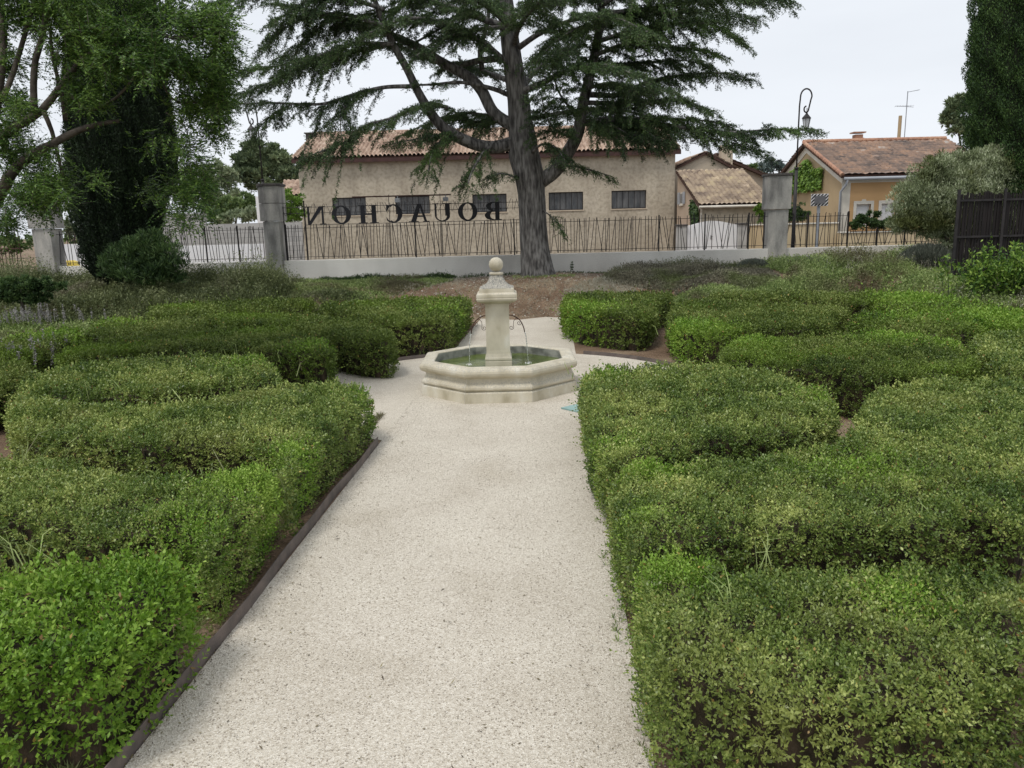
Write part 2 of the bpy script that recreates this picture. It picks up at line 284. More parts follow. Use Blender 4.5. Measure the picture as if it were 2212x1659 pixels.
# ------------------------------------------------------------ terrain
def sstep(a, b, t): t = np.clip((t - a) / (b - a), 0, 1); return t * t * (3 - 2 * t)
def gz(x, y):
    x = np.asarray(x, float); y = np.asarray(y, float)
    side = sstep(2.0, 5.0, np.abs(x - .2))
    y0 = 16.5 - .7 * side
    z = .60 * sstep(y0, y0 + 2.9, y)
    z = z + .17 * np.exp(-((x - 1.1) ** 2 / 5 + (y - 20) ** 2 / 2.2))
    z = z + .35 * sstep(7.2, 11, x) * sstep(7, 13, y) * (1 - sstep(16, 19, y)) + .15 * sstep(3, 8, x) * sstep(17, 20, y)
    z = z + .3 * sstep(7.6, 11, -x) * sstep(8, 13, y) * (1 - sstep(16, 19, y))
    out = sstep(22.0, 22.3, y)
    z = z * (1 - out) + .50 * out
    return z + 0.02 * wob(x, y, 0, 6) * sstep(16.6, 17.6, y) * (1 - out)
xs = np.concatenate([-np.geomspace(1500, 16, 14), np.arange(-15, 15.01, .25), np.geomspace(16, 1500, 14)])
ys = np.concatenate([[-60, -20, -5], np.arange(0, 24.01, .25), np.geomspace(25, 2500, 16)])
X, Y = np.meshgrid(xs, ys); Z = gz(X, Y); nx, ny = len(xs), len(ys)
idx = np.arange(nx * ny).reshape(ny, nx)
quad = np.stack([idx[:-1, :-1], idx[:-1, 1:], idx[1:, 1:], idx[1:, :-1]], -1).reshape(-1, 4)
FC = (-0.16, 9.58); RING = 2.65
def pathL(y): return -1.665 + .055 * y
def pathR(y): return .36 + .055 * y
def groundmat():
    m, t, N, K = newmat('soil'); p = N('ShaderNodeBsdfPrincipled'); o = N('ShaderNodeOutputMaterial'); K(p.outputs[0], o.inputs[0]); p.inputs['Roughness'].default_value = .95
    g = N('ShaderNodeNewGeometry')
    n = N('ShaderNodeTexNoise'); n.inputs['Scale'].default_value = 1.1; n.inputs['Detail'].default_value = 7; K(g.outputs['Position'], n.inputs['Vector'])
    r = ramp(N, [(.32, (0.135, 0.083, 0.048)), (.5, (0.20, 0.132, 0.082)), (.68, (0.31, 0.25, 0.165))]); K(n.outputs['Fac'], r.inputs[0])
    n2 = N('ShaderNodeTexNoise'); n2.inputs['Scale'].default_value = 45; n2.inputs['Detail'].default_value = 5; K(g.outputs['Position'], n2.inputs['Vector'])
    r2 = ramp(N, [(.3, (.55, .55, .55)), (.55, (1, 1, 1)), (.72, (1.6, 1.6, 1.6))]); K(n2.outputs['Fac'], r2.inputs[0])
    mm = N('ShaderNodeMix'); mm.data_type = 'RGBA'; mm.blend_type = 'MULTIPLY'; mm.inputs[0].default_value = 1; K(r.outputs[0], mm.inputs[6]); K(r2.outputs[0], mm.inputs[7]); K(mm.outputs[2], p.inputs['Base Color'])
    b = N('ShaderNodeBump'); b.inputs['Strength'].default_value = .8; b.inputs['Distance'].default_value = .03; K(n2.outputs['Fac'], b.inputs['Height']); K(b.outputs[0], p.inputs['Normal'])
    return m
def gravelmat():
    m, t, N, K = newmat('gravel'); p = N('ShaderNodeBsdfPrincipled'); o = N('ShaderNodeOutputMaterial'); K(p.outputs[0], o.inputs[0]); p.inputs['Roughness'].default_value = .92
    g = N('ShaderNodeNewGeometry')
    v = N('ShaderNodeTexVoronoi'); v.inputs['Scale'].default_value = 150; K(g.outputs['Position'], v.inputs['Vector'])
    sep = N('ShaderNodeSeparateColor'); K(v.outputs['Color'], sep.inputs[0])
    r = ramp(N, [(0, (0.33, 0.285, 0.22)), (.09, (0.48, 0.435, 0.36)), (.6, (0.56, 0.515, 0.435)), (1, (0.70, 0.66, 0.58))]); K(sep.outputs[0], r.inputs[0])
    n = N('ShaderNodeTexNoise'); n.inputs['Scale'].default_value = 1.4; n.inputs['Detail'].default_value = 8; K(g.outputs['Position'], n.inputs['Vector'])
    r2 = ramp(N, [(.3, (.86, .84, .81)), (.46, (.97, .96, .95)), (.7, (1.05, 1.05, 1.045))]); K(n.outputs['Fac'], r2.inputs[0])
    mm = N('ShaderNodeMix'); mm.data_type = 'RGBA'; mm.blend_type = 'MULTIPLY'; mm.inputs[0].default_value = 1; K(r.outputs[0], mm.inputs[6]); K(r2.outputs[0], mm.inputs[7])
    n3 = N('ShaderNodeTexNoise'); n3.inputs['Scale'].default_value = 62; n3.inputs['Detail'].default_value = 4; K(g.outputs['Position'], n3.inputs['Vector'])
    r3 = ramp(N, [(.30, (.66, .64, .60)), (.39, (1, 1, 1))]); K(n3.outputs['Fac'], r3.inputs[0])
    m2 = N('ShaderNodeMix'); m2.data_type = 'RGBA'; m2.blend_type = 'MULTIPLY'; m2.inputs[0].default_value = .8; K(mm.outputs[2], m2.inputs[6]); K(r3.outputs[0], m2.inputs[7])
    K(m2.outputs[2], p.inputs['Base Color'])
    b = N('ShaderNodeBump'); b.inputs['Strength'].default_value = .7; b.inputs['Distance'].default_value = .006; K(v.outputs['Distance'], b.inputs['Height'])
    b2 = N('ShaderNodeBump'); b2.inputs['Strength'].default_value = .25; b2.inputs['Distance'].default_value = .03; K(n.outputs['Fac'], b2.inputs['Height']); K(b.outputs[0], b2.inputs['Normal']); K(b2.outputs[0], p.inputs['Normal'])
    return m
M['soil'] = groundmat(); M['gravel'] = gravelmat()
g = mesh_np('ground', np.stack([X, Y, Z], -1).reshape(-1, 3), quad, M['soil'], smooth=True); tag(g, kind='structure')
# gravel path: 4 mm sheet: straight part, ring, far part
rgo = []
ang = lambda x, y: math.atan2(y - FC[1], x - FC[0])
def ring_hit(fx, sgn):                # where an edge line meets the ring
    y = FC[1] + sgn * RING
    for _ in range(60): y = FC[1] + sgn * math.sqrt(max(RING ** 2 - (fx(y) - FC[0]) ** 2, 0))
    return fx(y), y
nL, nR, fL, fR = ring_hit(pathL, -1), ring_hit(pathR, -1), ring_hit(pathL, 1), ring_hit(pathR, 1)
YE = 16.75
outline = [(pathL(-3), -3.)] + [nL]
a0, a1 = ang(*nL), ang(*fL)
if a0 < 0: a0 += 2 * math.pi
for i in range(1, 40): q = a0 + (a1 - a0) * i / 40; outline.append((FC[0] + RING * math.cos(q), FC[1] + RING * math.sin(q)))
outline += [fL, (pathL(YE) + .1, YE + .1), (pathL(YE) + .9, YE - .15), (pathR(YE) - .5, YE + .1), (pathR(YE), YE - .1), fR]
a0, a1 = ang(*fR), ang(*nR)
for i in range(1, 40): q = a0 + (a1 - a0) * i / 40; outline.append((FC[0] + RING * math.cos(q), FC[1] + RING * math.sin(q)))
outline += [nR, (pathR(-3), -3.)]
pm = MB(); pm.add([(x, y, float(gz(x, y)) + .006) for x, y in outline], [tuple(range(len(outline)))[::-1]])
tag(pm.obj('gravel_path', M['gravel']), kind='structure')
# road behind the wall
rm = MB(); rm.add([(-60, 23.5, .506), (60, 23.5, .506), (60, 29.5, .506), (-60, 29.5, .506)], [(0, 1, 2, 3)])
M['asphalt'] = mat('asphalt', (0.09, 0.09, 0.09), (0.13, 0.13, 0.125), scale=3, bump=.2, bscale=90)
tag(rm.obj('road', M['asphalt']), kind='structure')

# steel edging
def strip(pts, h=.078, th=.006):
    pts = [np.array(p, float) for p in pts]; m = MB(); A = []; B = []
    for i, p in enumerate(pts):
        t = pts[min(i + 1, len(pts) - 1)] - pts[max(i - 1, 0)]; t /= np.linalg.norm(t); n = np.array([-t[1], t[0]])
        A.append(p + n * th / 2); B.append(p - n * th / 2)
    r = []
    for a, b in zip(A, B):
        z0 = -.05; r.append([(a[0], a[1], z0), (b[0], b[1], z0), (b[0], b[1], h), (a[0], a[1], h)])
    m.rings(r, cap0=True, cap1=True); return m
pts = [(pathL(y) - .01 + .007 * math.sin(y * 2.1) + .006 * math.sin(y * 5.3), y) for y in np.arange(-1, nL[1] - .05, .12)]
strip(pts).obj('steel_edging', M['steel'], tagargs=('rust brown steel edging strip along the straight left side of the gravel path', 'edging'))
a0, a1 = ang(*nL), ang(*fL)
if a0 < 0: a0 += 2 * math.pi
pts = [(FC[0] + (RING + .01) * math.cos(a0 + (a1 - a0) * i / 50), FC[1] + (RING + .01) * math.sin(a0 + (a1 - a0) * i / 50)) for i in range(1, 50)]
strip(pts, .06).obj('steel_edging', M['steel'], tagargs=('curved rust brown steel edging round the gravel circle left of the fountain', 'edging'))
a0, a1 = ang(*fR), ang(*nR)
pts = [(FC[0] + (RING + .01) * math.cos(a0 + (a1 - a0) * i / 50), FC[1] + (RING + .01) * math.sin(a0 + (a1 - a0) * i / 50)) for i in range(1, 50)]
strip(pts, .06).obj('steel_edging', M['steel'], tagargs=('curved rust brown steel edging round the gravel circle right of the fountain', 'edging'))

# loose pebbles and litter on the path, stones on the soil
def pebbles(name, P, s, matl, flat=.6):
    base = np.array([(1, 0, 0), (0, 1, 0), (-1, 0, 0), (0, -1, 0), (0, 0, 1), (0, 0, -1)], float)
    fc = np.array([(0, 1, 4), (1, 2, 4), (2, 3, 4), (3, 0, 4), (1, 0, 5), (2, 1, 5), (3, 2, 5), (0, 3, 5)])
    n = len(P); a = rng.random(n) * 6.28; c, s_ = np.cos(a), np.sin(a)
    V = base[None] * (s[:, None, None] * (0.6 + .7 * rng.random((n, 6, 1)))) * np.array([1, .75, flat])
    Vx = V[..., 0] * c[:, None] - V[..., 1] * s_[:, None]; Vy = V[..., 0] * s_[:, None] + V[..., 1] * c[:, None]
    V = np.stack([Vx, Vy, V[..., 2]], -1) + P[:, None]
    return mesh_np(name, V.reshape(-1, 3), (fc[None] + 6 * np.arange(n)[:, None, None]).reshape(-1, 3), matl, attr=np.repeat(rng.random(n), 8))
n = 26000
py_ = 1.8 + 7.0 * rng.random(n) ** 1.7; px_ = pathL(py_) + rng.random(n) * (pathR(py_) + .15 - pathL(py_))
o = pebbles('gravel', np.stack([px_, py_, np.full(n, .008)], 1), .0022 + .0035 * rng.random(n) ** 2, M['pebble']); tag(o, 'loose pale pebbles scattered over the gravel path', 'gravel', kind='stuff')
n = 900
sx_ = rng.normal(.4, 1.8, n); sy_ = 16.9 + 3.6 * rng.random(n)
o = pebbles('stones', np.stack([sx_, sy_, gz(sx_, sy_) + .005], 1), .008 + .03 * rng.random(n) ** 3, M['pebble']); tag(o, 'small pale stones strewn over the bare red soil below the cedar', 'stones', kind='stuff')
n = 700
ly = 2 + 10 * rng.random(n) ** 1.3; lx = pathL(ly) + rng.random(n) ** .8 * (pathR(ly) - pathL(ly)); k = rng.random(n) < .35; lx[k] = pathL(ly[k]) + .3 * rng.random(k.sum()) ** 2
D = rvec(n); D[:, 2] *= .15; D = unit(D); S = np.cross(D, np.array([0, 0, 1.])) + .3 * rvec(n)
o = cloud('leaf_litter', [(np.stack([lx, ly, np.full(n, .012)], 1), D, S, .008 + .03 * rng.random(n) ** 2, .003 + .006 * rng.random(n))], M['litter']); tag(o, 'dry leaf and twig litter lying on the gravel path', 'litter', kind='stuff')

# ------------------------------------------------------------ clipped hedges
def chaikin(P, n=2):
    P = np.array(P, float)
    for _ in range(n): Q = np.roll(P, -1, 0); P = np.stack([.75 * P + .25 * Q, .25 * P + .75 * Q], 1).reshape(-1, 2)
    return P
def polydist(pts, poly):
    A = poly; B = np.roll(poly, -1, 0); x, y = pts[:, 0], pts[:, 1]; ins = np.zeros(len(pts), bool); dm = np.full(len(pts), 1e9)
    for a, b in zip(A, B):
        c = ((a[1] > y) != (b[1] > y)); den = (b[1] - a[1]) or 1e-12
        ins ^= c & (x < (b[0] - a[0]) * (y - a[1]) / den + a[0])
        ab = b - a; t = np.clip(((x - a[0]) * ab[0] + (y - a[1]) * ab[1]) / (ab @ ab + 1e-12), 0, 1)
        dm = np.minimum(dm, np.hypot(x - a[0] - t * ab[0], y - a[1] - t * ab[1]))
    return ins, dm
def leaflen(D, k=1.0): return np.clip(.0031 * D + .0085, .0175, .06) * k
def inset(poly, d, sp=.04):
    """shrink a counter-clockwise outline by d: even resampling, offset, then drop whatever folded over"""
    if d <= 0: return poly
    P = np.vstack([poly, poly[:1]]); L_ = np.concatenate([[0], np.cumsum(np.linalg.norm(np.diff(P, axis=0), axis=1))]); n = max(12, int(L_[-1] / sp)); q = np.linspace(0, L_[-1], n, endpoint=False)
    R_ = np.column_stack([np.interp(q, L_, P[:, 0]), np.interp(q, L_, P[:, 1])]); tn = unit(np.roll(R_, -1, 0) - np.roll(R_, 1, 0)); Q = R_ + np.column_stack([-tn[:, 1], tn[:, 0]]) * d
    inm, dd = polydist(Q, poly); Q = Q[inm & (dd > d * .93)]; return Q if len(Q) > 8 else poly
def Dn0(poly): return np.hypot(poly[:, 0], poly[:, 1]).min()
def hedge(name, px, label, H=.5, m='box', k=1.0, dens=1.0, smooth=2, sprout=1.0, bright=(), rough_h=.020, z0=0.0, ins=.055):
    poly = chaikin([ATZ(u, v, H)[:2] for u, v in px], smooth)
    if px[0][0] < 1106: poly[:, 0] = np.minimum(poly[:, 0], pathL(poly[:, 1]) - (.05 if H == .5 else 0))
    area2 = (poly[:, 0] * np.roll(poly[:, 1], -1) - poly[:, 1] * np.roll(poly[:, 0], -1)).sum()
    if area2 < 0: poly = poly[::-1].copy()
    if m == 'box' and Dn0(poly) < 6: ins = .03
    if m != 'boxbright':
        poly = inset(poly, ins)
        if px[0][0] > 1106: poly[:, 0] -= .030 * (poly[:, 0] < pathR(poly[:, 1]) + .22) * (poly[:, 1] < 9)
    c = poly.mean(0); t = thing('hedge', (c[0], c[1], 0), label, 'hedge', 'clipped hedges of the garden maze')
    Dn = np.hypot(poly[:, 0], poly[:, 1]).min(); LAI = 2.15 * dens; NL = 8
    def dn(D): return LAI / (.21 * leaflen(D, k) ** 2) / NL
    dmax = dn(Dn)
    lo, hi = poly.min(0), poly.max(0); n = int((hi - lo).prod() * dmax)
    pts = lo + rng.random((n, 2)) * (hi - lo); D = np.hypot(pts[:, 0], pts[:, 1]); pts = pts[rng.random(n) < dn(D) / dmax]
    inm, d = polydist(pts, poly); pts = pts[inm]; d = d[inm]
    r = .05; zz = H - r + np.sqrt(np.maximum(r * r - np.maximum(r - d, 0) ** 2, 0)) + rough_h * wob(pts[:, 0], pts[:, 1]) + .016 * wob(pts[:, 0] * 3, pts[:, 1] * 3, 4, 10)
    P1 = np.column_stack([pts, zz]); N1 = np.tile([0, 0, 1.], (len(P1), 1))
    # sides
    E0 = poly; E1 = np.roll(poly, -1, 0); el = np.linalg.norm(E1 - E0, axis=1); per = el.sum(); n = int(per * H * dmax * .68)
    e = rng.choice(len(poly), n, p=el / per); f = rng.random(n)[:, None]; q = E0[e] * (1 - f) + E1[e] * f
    tn = unit(E1[e] - E0[e]); nn = np.column_stack([tn[:, 1], -tn[:, 0]]); zs = H * .97 * rng.random(n) ** .9
    D = np.hypot(q[:, 0], q[:, 1]); kp = rng.random(n) < dn(D) / dmax; kp &= ~((zs < .12) & (rng.random(n) < .45)); kp &= ~((zs < .30) & (rng.random(n) < .22))
    q, nn, zs = q[kp], nn[kp], zs[kp]
    infl = .022 * wob(q[:, 0] * 1.5 + zs * 3, q[:, 1] * 1.5 - zs * 2) - .012 * (zs > H - .05) - .04 * (1 - np.clip(zs / .12, 0, 1))
    q = q + nn * infl[:, None]; P2 = np.column_stack([q, zs]); N2 = np.column_stack([nn, np.zeros(len(nn))])
    P = np.concatenate([P1, P2]); Nn = np.concatenate([N1, N2]); n = len(P); D = np.hypot(P[:, 0], P[:, 1]); l = leaflen(D, k) * (.75 + .5 * rng.random(n))
    br = np.zeros(n)
    for u, v, rr, s in bright:
        c2 = ATZ(u, v, H)[:2]; br = np.maximum(br, s * np.exp(-(((P[:, :2] - c2) ** 2).sum(1)) / rr ** 2))
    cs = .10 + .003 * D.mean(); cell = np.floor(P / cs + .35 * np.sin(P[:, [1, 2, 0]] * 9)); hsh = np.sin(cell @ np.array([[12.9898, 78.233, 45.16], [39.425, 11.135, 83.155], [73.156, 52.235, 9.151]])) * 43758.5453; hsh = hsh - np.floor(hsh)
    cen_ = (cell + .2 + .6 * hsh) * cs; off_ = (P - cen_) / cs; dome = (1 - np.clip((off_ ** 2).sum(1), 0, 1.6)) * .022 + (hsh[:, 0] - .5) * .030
    P = P + Nn * (dome + rng.uniform(-.030, .008, n) * min(1, 7 / D.mean()))[:, None]; ax = unit(Nn * .8 + np.array([0, 0, .45]) + .55 * rng.normal(size=(n, 3)) + .45 * off_)
    sl = l * (2.0 + 1.6 * rng.random(n)) * (1 + .5 * br); P = P - ax * (sl * .62)[:, None] + np.array([0, 0, 1.]) * (br * .03)[:, None]
    long = rng.random(n) < .012 * sprout; sl = np.where(long, sl * 2.2, sl)
    a1 = unit(np.cross(ax, rvec(n))); a2 = np.cross(ax, a1)
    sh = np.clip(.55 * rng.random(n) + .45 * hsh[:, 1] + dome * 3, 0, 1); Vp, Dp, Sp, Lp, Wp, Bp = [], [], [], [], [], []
    for j in range(NL):
        tt = (j + .5) / NL; phi = j * 2.4 + 0.6 * rng.random(n); rad = a1 * np.cos(phi)[:, None] + a2 * np.sin(phi)[:, None]
        base = P + ax * (sl * tt)[:, None]; d_ = unit(ax * (.35 + .7 * tt) + rad * (1.0 - .45 * tt)); s_ = np.cross(ax, rad)
        Vp.append(base); Dp.append(d_); Sp.append(s_); Lp.append(l * (1.05 - .35 * tt)); Wp.append(l * .44); Bp.append(br)
    P, Dd, S, Lp, Wp, Bp = map(np.concatenate, (Vp, Dp, Sp, Lp, Wp, Bp))
    v, f = leaves(P, Dd, S, Lp, Wp, .2)
    isb = (rng.random(len(Bp)) < Bp * 1.5)
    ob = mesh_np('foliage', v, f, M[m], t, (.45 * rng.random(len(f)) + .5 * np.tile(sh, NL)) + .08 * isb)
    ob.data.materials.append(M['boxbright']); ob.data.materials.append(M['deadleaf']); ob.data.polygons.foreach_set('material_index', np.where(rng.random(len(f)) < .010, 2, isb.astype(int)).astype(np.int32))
    # dark twiggy inside
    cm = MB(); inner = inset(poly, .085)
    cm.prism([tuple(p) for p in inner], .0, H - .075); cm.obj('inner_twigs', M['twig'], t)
    return t
HE = [
 ([(-200,1268),(60,1234),(200,1218),(370,1202),(412,1232),(395,1262),(300,1352),(235,1420),(-200,1440)], 'bright green broad leaved hedge at the near left corner of the path', dict(m='boxbright', k=1.6, H=.52, sprout=2, dens=1.1)),
 ([(-200,990),(0,985),(130,990),(250,1022),(420,1040),(560,1012),(615,1042),(600,1072),(455,1205),(415,1180),(430,1152),(300,1148),(200,1158),(120,1138),(0,1120),(-200,1120)], 'left hedge behind the nearest left one, with a bright tuft at its path end', dict(bright=[(540,1045,.30,.9),(420,1130,.25,.5)], smooth=1)),
 ([(8,905),(15,852),(150,866),(240,874),(420,870),(560,838),(700,823),(815,841),(830,858),(712,975),(622,1046),(588,1030),(610,996),(560,964),(420,956),(335,970),(180,946),(50,930)], 'big left hedge with a square end where the path opens to the fountain circle', dict(bright=[(640,975,.2,.7),(790,850,.25,.3)], smooth=1)),
 ([(10,848),(60,810),(200,783),(400,771),(560,771),(612,798),(606,815),(400,842),(240,852),(120,856)], 'long oval left hedge with a rounded end near the fountain circle', dict(bright=[(560,785,.4,.5)])),
 ([(105,765),(200,740),(300,724),(520,709),(620,713),(690,730),(728,752),(726,766),(600,757),(450,750),(300,760),(150,776)], 'left hedge ending in a rounded yellowish tuft beside the curved steel edging', dict(m='boxfar',bright=[(680,750,.35,.6)])),
 ([(405,692),(470,681),(600,681),(720,690),(800,704),(852,722),(846,737),(760,733),(700,720),(600,703),(500,699)], 'slim left hedge reaching the back of the fountain circle', dict(H=.54, ins=0, m='boxfar')),
 ([(672,662),(760,653),(1000,645),(1036,649),(1030,672),(985,688),(850,700),(800,689),(740,675)], 'left hedge beside the far path just behind the fountain', dict(H=.57, ins=0, m='boxfar', bright=[(960,670,.6,.4)])),
 ([(300,672),(420,657),(560,652),(700,650),(655,663),(560,671),(430,678),(330,690)], 'farthest left hedge before the brown weeds', dict(m='boxfar')),
 ([(165,716),(250,692),(330,700),(400,690),(480,704),(380,714),(300,717),(220,727)], 'low left hedge between the lilac flower bed and the long hedges', dict(m='boxfar', bright=[(260,700,.5,.6)])),
 ([(-100,748),(0,740),(60,726),(150,715),(190,718),(150,735),(100,752),(50,772),(-100,790)], 'left hedge at the edge of view below the lilac flower bed', dict(m='boxfar', bright=[(100,728,.6,.7)])),
 ([(-100,800),(0,784),(66,780),(76,792),(40,815),(8,838),(-100,850)], 'short hedge end at the left edge beside the oval hedge', dict(m='boxfar')),
 ([(1217,646),(1240,636),(1440,634),(1455,641),(1412,651),(1408,684),(1320,680),(1222,670)], 'block shaped right hedge beside the far path just behind the fountain', dict(H=.57, ins=0, m='boxfar', bright=[(1270,668,.5,.8)], smooth=1)),
 ([(1448,706),(1446,662),(1500,649),(1700,660),(1860,670),(1798,682),(1800,698),(1740,708),(1640,712),(1560,726),(1500,716)], 'right hedge with a bright corner across the dark gap from the block hedge', dict(H=.54, ins=.02, m='boxfar', bright=[(1490,705,.5,.8)])),
 ([(1500,642),(1600,634),(1850,636),(1930,648),(1900,655),(1780,650),(1600,648)], 'farthest right hedge in front of the dry weeds', dict(m='boxfar')),
 ([(1812,690),(1900,678),(1990,684),(2100,700),(2150,714),(2080,720),(1940,722),(1880,711)], 'narrow right hedge between the bean shaped and the outer hedges', dict(m='boxfar', bright=[(1950,690,.7,.5)])),
 ([(1840,629),(1960,637),(2100,655),(2290,692),(2290,722),(2170,713),(2060,694),(1960,671),(1900,663)], 'outermost right hedge running along the green weed bank', dict(m='boxfar', bright=[(2000,650,1.2,.8),(2150,690,1.0,.8)])),
 ([(1535,775),(1570,740),(1620,727),(1740,738),(1880,721),(1990,728),(2075,740),(2122,775),(2116,798),(2020,808),(1920,812),(1850,806),(1790,797),(1700,790),(1620,783)], 'bean shaped right hedge with a bright top edge', dict(bright=[(1600,735,.4,.8),(1950,730,.6,.8),(2050,745,.3,.6)], m='boxfar', k=.9)),
 ([(2078,738),(2120,724),(2290,717),(2290,812),(2170,808),(2135,790),(2128,762)], 'right hedge cut by the edge of view beside the bean shaped hedge', dict(m='box')),
 ([(1252,818),(1275,806),(1350,796),(1406,793),(1516,790),(1590,799),(1660,806),(1765,838),(1815,868),(1812,894),(1750,922),(1655,938),(1560,951),(1495,970),(1420,982),(1340,1000),(1305,1006)], 'square ended right hedge nearest the fountain basin', dict(bright=[(1300,812,.2,.7),(1780,860,.25,.5),(1330,960,.2,.4)], sprout=2, smooth=1)),
 ([(1308,1020),(1420,1000),(1490,1008),(1560,988),(1700,968),(1765,962),(1848,925),(1855,870),(1885,845),(1935,827),(2060,820),(2290,818),(2290,1128),(2200,1132),(2100,1105),(2050,1130),(1900,1134),(1750,1142),(1620,1155),(1560,1158),(1450,1176),(1362,1188)], 'widest right hedge, curling from the path round to the right edge of view', dict(bright=[(1400,1005,.22,1.0),(1850,1010,.3,.5),(1395,1120,.12,.5)], sprout=1.5)),
 ([(1370,1206),(1440,1200),(1530,1206),(1580,1234),(1700,1234),(2290,1224),(2290,1540),(1452,1540)], 'nearest right hedge along the path, filling the bottom right corner', dict(bright=[(1450,1222,.16,1.0),(1940,1300,.16,.6)], sprout=2, H=.5, k=1.15, smooth=1)),
]
for px, lab, kw in HE: hedge('hedge', px, lab, **kw)

# ------------------------------------------------------------ fountain
FX, FY = FC
t = thing('fountain', (FX, FY, 0), 'pale stone fountain with an octagonal basin and a square column topped by a ball', 'fountain')
def octa(ap, z): r = ap / math.cos(math.pi / 8); return [(FX + r * math.cos(math.pi / 8 + i * math.pi / 4), FY + r * math.sin(math.pi / 8 + i * math.pi / 4), z) for i in range(8)]
prof = [(.80, .0), (.945, .0), (.945, .012), (.94, .118), (.932, .128), (.905, .134), (.905, .142), (.925, .150), (.934, .166), (.932, .186), (.918, .204), (.900, .222), (.888, .245), (.882, .272), (.884, .286), (.905, .296), (.932, .308), (.951, .328), (.958, .352), (.954, .378), (.938, .398), (.915, .409), (.885, .412), (.800, .412), (.786, .406), (.782, .396), (.780, .10), (.60, .10)]
b = MB(); b.rings([octa(a, z) for a, z in prof]); bo = b.obj('basin', M['stone'], t)
def stonemat():
    m, tt, N, K = newmat('weathered_limestone'); p = N('ShaderNodeBsdfPrincipled'); o = N('ShaderNodeOutputMaterial'); K(p.outputs[0], o.inputs[0]); p.inputs['Roughness'].default_value = .85; p.inputs['Specular IOR Level'].default_value = .25
    g = N('ShaderNodeNewGeometry')
    n = N('ShaderNodeTexNoise'); n.inputs['Scale'].default_value = 5.0; n.inputs['Detail'].default_value = 8; mp = N('ShaderNodeMapping'); mp.inputs['Scale'].default_value = (1, 1, .5); K(g.outputs['Position'], mp.inputs[0]); K(mp.outputs[0], n.inputs['Vector'])
    r = ramp(N, [(.30, (0.40, 0.355, 0.25)), (.42, (0.53, 0.48, 0.365)), (.56, (0.60, 0.55, 0.43)), (.68, (0.67, 0.635, 0.54))]); K(n.outputs['Fac'], r.inputs[0])
    # grey lichen where rain lands: upward facing stone
    sep = N('ShaderNodeSeparateXYZ'); K(g.outputs['Normal'], sep.inputs[0])
    n2 = N('ShaderNodeTexNoise'); n2.inputs['Scale'].default_value = 55; n2.inputs['Detail'].default_value = 6; n2.inputs['Roughness'].default_value = .7; K(g.outputs['Position'], n2.inputs['Vector'])
    r2 = ramp(N, [(.42, (0, 0, 0)), (.62, (1, 1, 1))]); K(n2.outputs['Fac'], r2.inputs[0])
    r3 = ramp(N, [(.0, (.14, .14, .14)), (.5, (1, 1, 1))]); K(sep.outputs['Z'], r3.inputs[0])
    mu = N('ShaderNodeMath'); mu.operation = 'MULTIPLY'; K(r2.outputs[0], mu.inputs[0]); K(r3.outputs[0], mu.inputs[1])
    m2 = N('ShaderNodeMath'); m2.operation = 'MULTIPLY'; m2.inputs[1].default_value = .65; K(mu.outputs[0], m2.inputs[0])
    mm = N('ShaderNodeMix'); mm.data_type = 'RGBA'; K(m2.outputs[0], mm.inputs[0]); K(r.outputs[0], mm.inputs[6]); mm.inputs[7].default_value = (0.30, 0.295, 0.28, 1); K(mm.outputs[2], p.inputs['Base Color'])
    b = N('ShaderNodeBump'); b.inputs['Strength'].default_value = .35; b.inputs['Distance'].default_value = .004; K(n2.outputs['Fac'], b.inputs['Height']); K(b.outputs[0], p.inputs['Normal'])
    return m
M['lime'] = stonemat(); M['limegrey'] = mat('lichen_limestone', (0.17, 0.17, 0.16), (0.32, 0.305, 0.27), scale=70, bump=.4, c3=(0.46, 0.43, 0.35), bscale=90)
M['innerstone'] = mat('wet_grey_stone', (0.14, 0.145, 0.13), (0.27, 0.275, 0.25), scale=7, bump=.3, c3=(0.34, 0.34, 0.31))
bo.data.materials[0] = M['lime']; bo.data.materials.append(M['innerstone'])
for p_ in bo.data.polygons:
    if p_.index >= 8 * 25: p_.material_index = 1
def zf(v): return float(AT(1082, v, FY)[2])
def sq(h, z, k=0.0, n=32):
    out = []
    for i in range(n):
        a = 2 * math.pi * (i + .5) / n; c, s = math.cos(a), math.sin(a); m_ = max(abs(c), abs(s)); r = h * ((1 - k) / m_ + k)
        out.append((FX + r * c, FY + r * s, z))
    return out
def sqc(h, z): return [(FX - h, FY - h, z), (FX + h, FY - h, z), (FX + h, FY + h, z), (FX - h, FY + h, z)]
b = MB(); b.rings([sqc(.165, .08), sqc(.165, zf(777)), sqc(.162, zf(775)), sqc(.167, zf(772.5)), sqc(.166, zf(769.5)), sqc(.157, zf(766)), sqc(.149, zf(760)), sqc(.146, zf(752)), sqc(.146, zf(653))], cap0=True)
b.obj('column', M['lime'], t)
b = MB(); b.rings([sqc(.146, zf(653)), sqc(.165, zf(652)), sqc(.205, zf(650)), sqc(.238, zf(647)), sqc(.248, zf(643)), sqc(.246, zf(640.6)), sqc(.240, zf(639.8)), sqc(.247, zf(639)), sqc(.247, zf(633)), sqc(.240, zf(631.5)), sqc(.213, zf(629)), sqc(.212, zf(620.5)), sqc(.19, zf(619.5))], cap1=True)
b.obj('capital', M['lime'], t, bevel=.004)
b = MB(); rr = []
for h, v, k in [(.208, 620.2, 0), (.208, 619.4, 0), (.178, 617.5, .02), (.145, 614, .1), (.120, 609.5, .25), (.100, 604, .5), (.085, 598.5, .8), (.077, 595, 1), (.075, 593.4, 1)]: rr.append(sq(h, zf(v), k))
b.rings(rr, cap1=True); b.obj('spire', M['limegrey'], t, smooth=False)
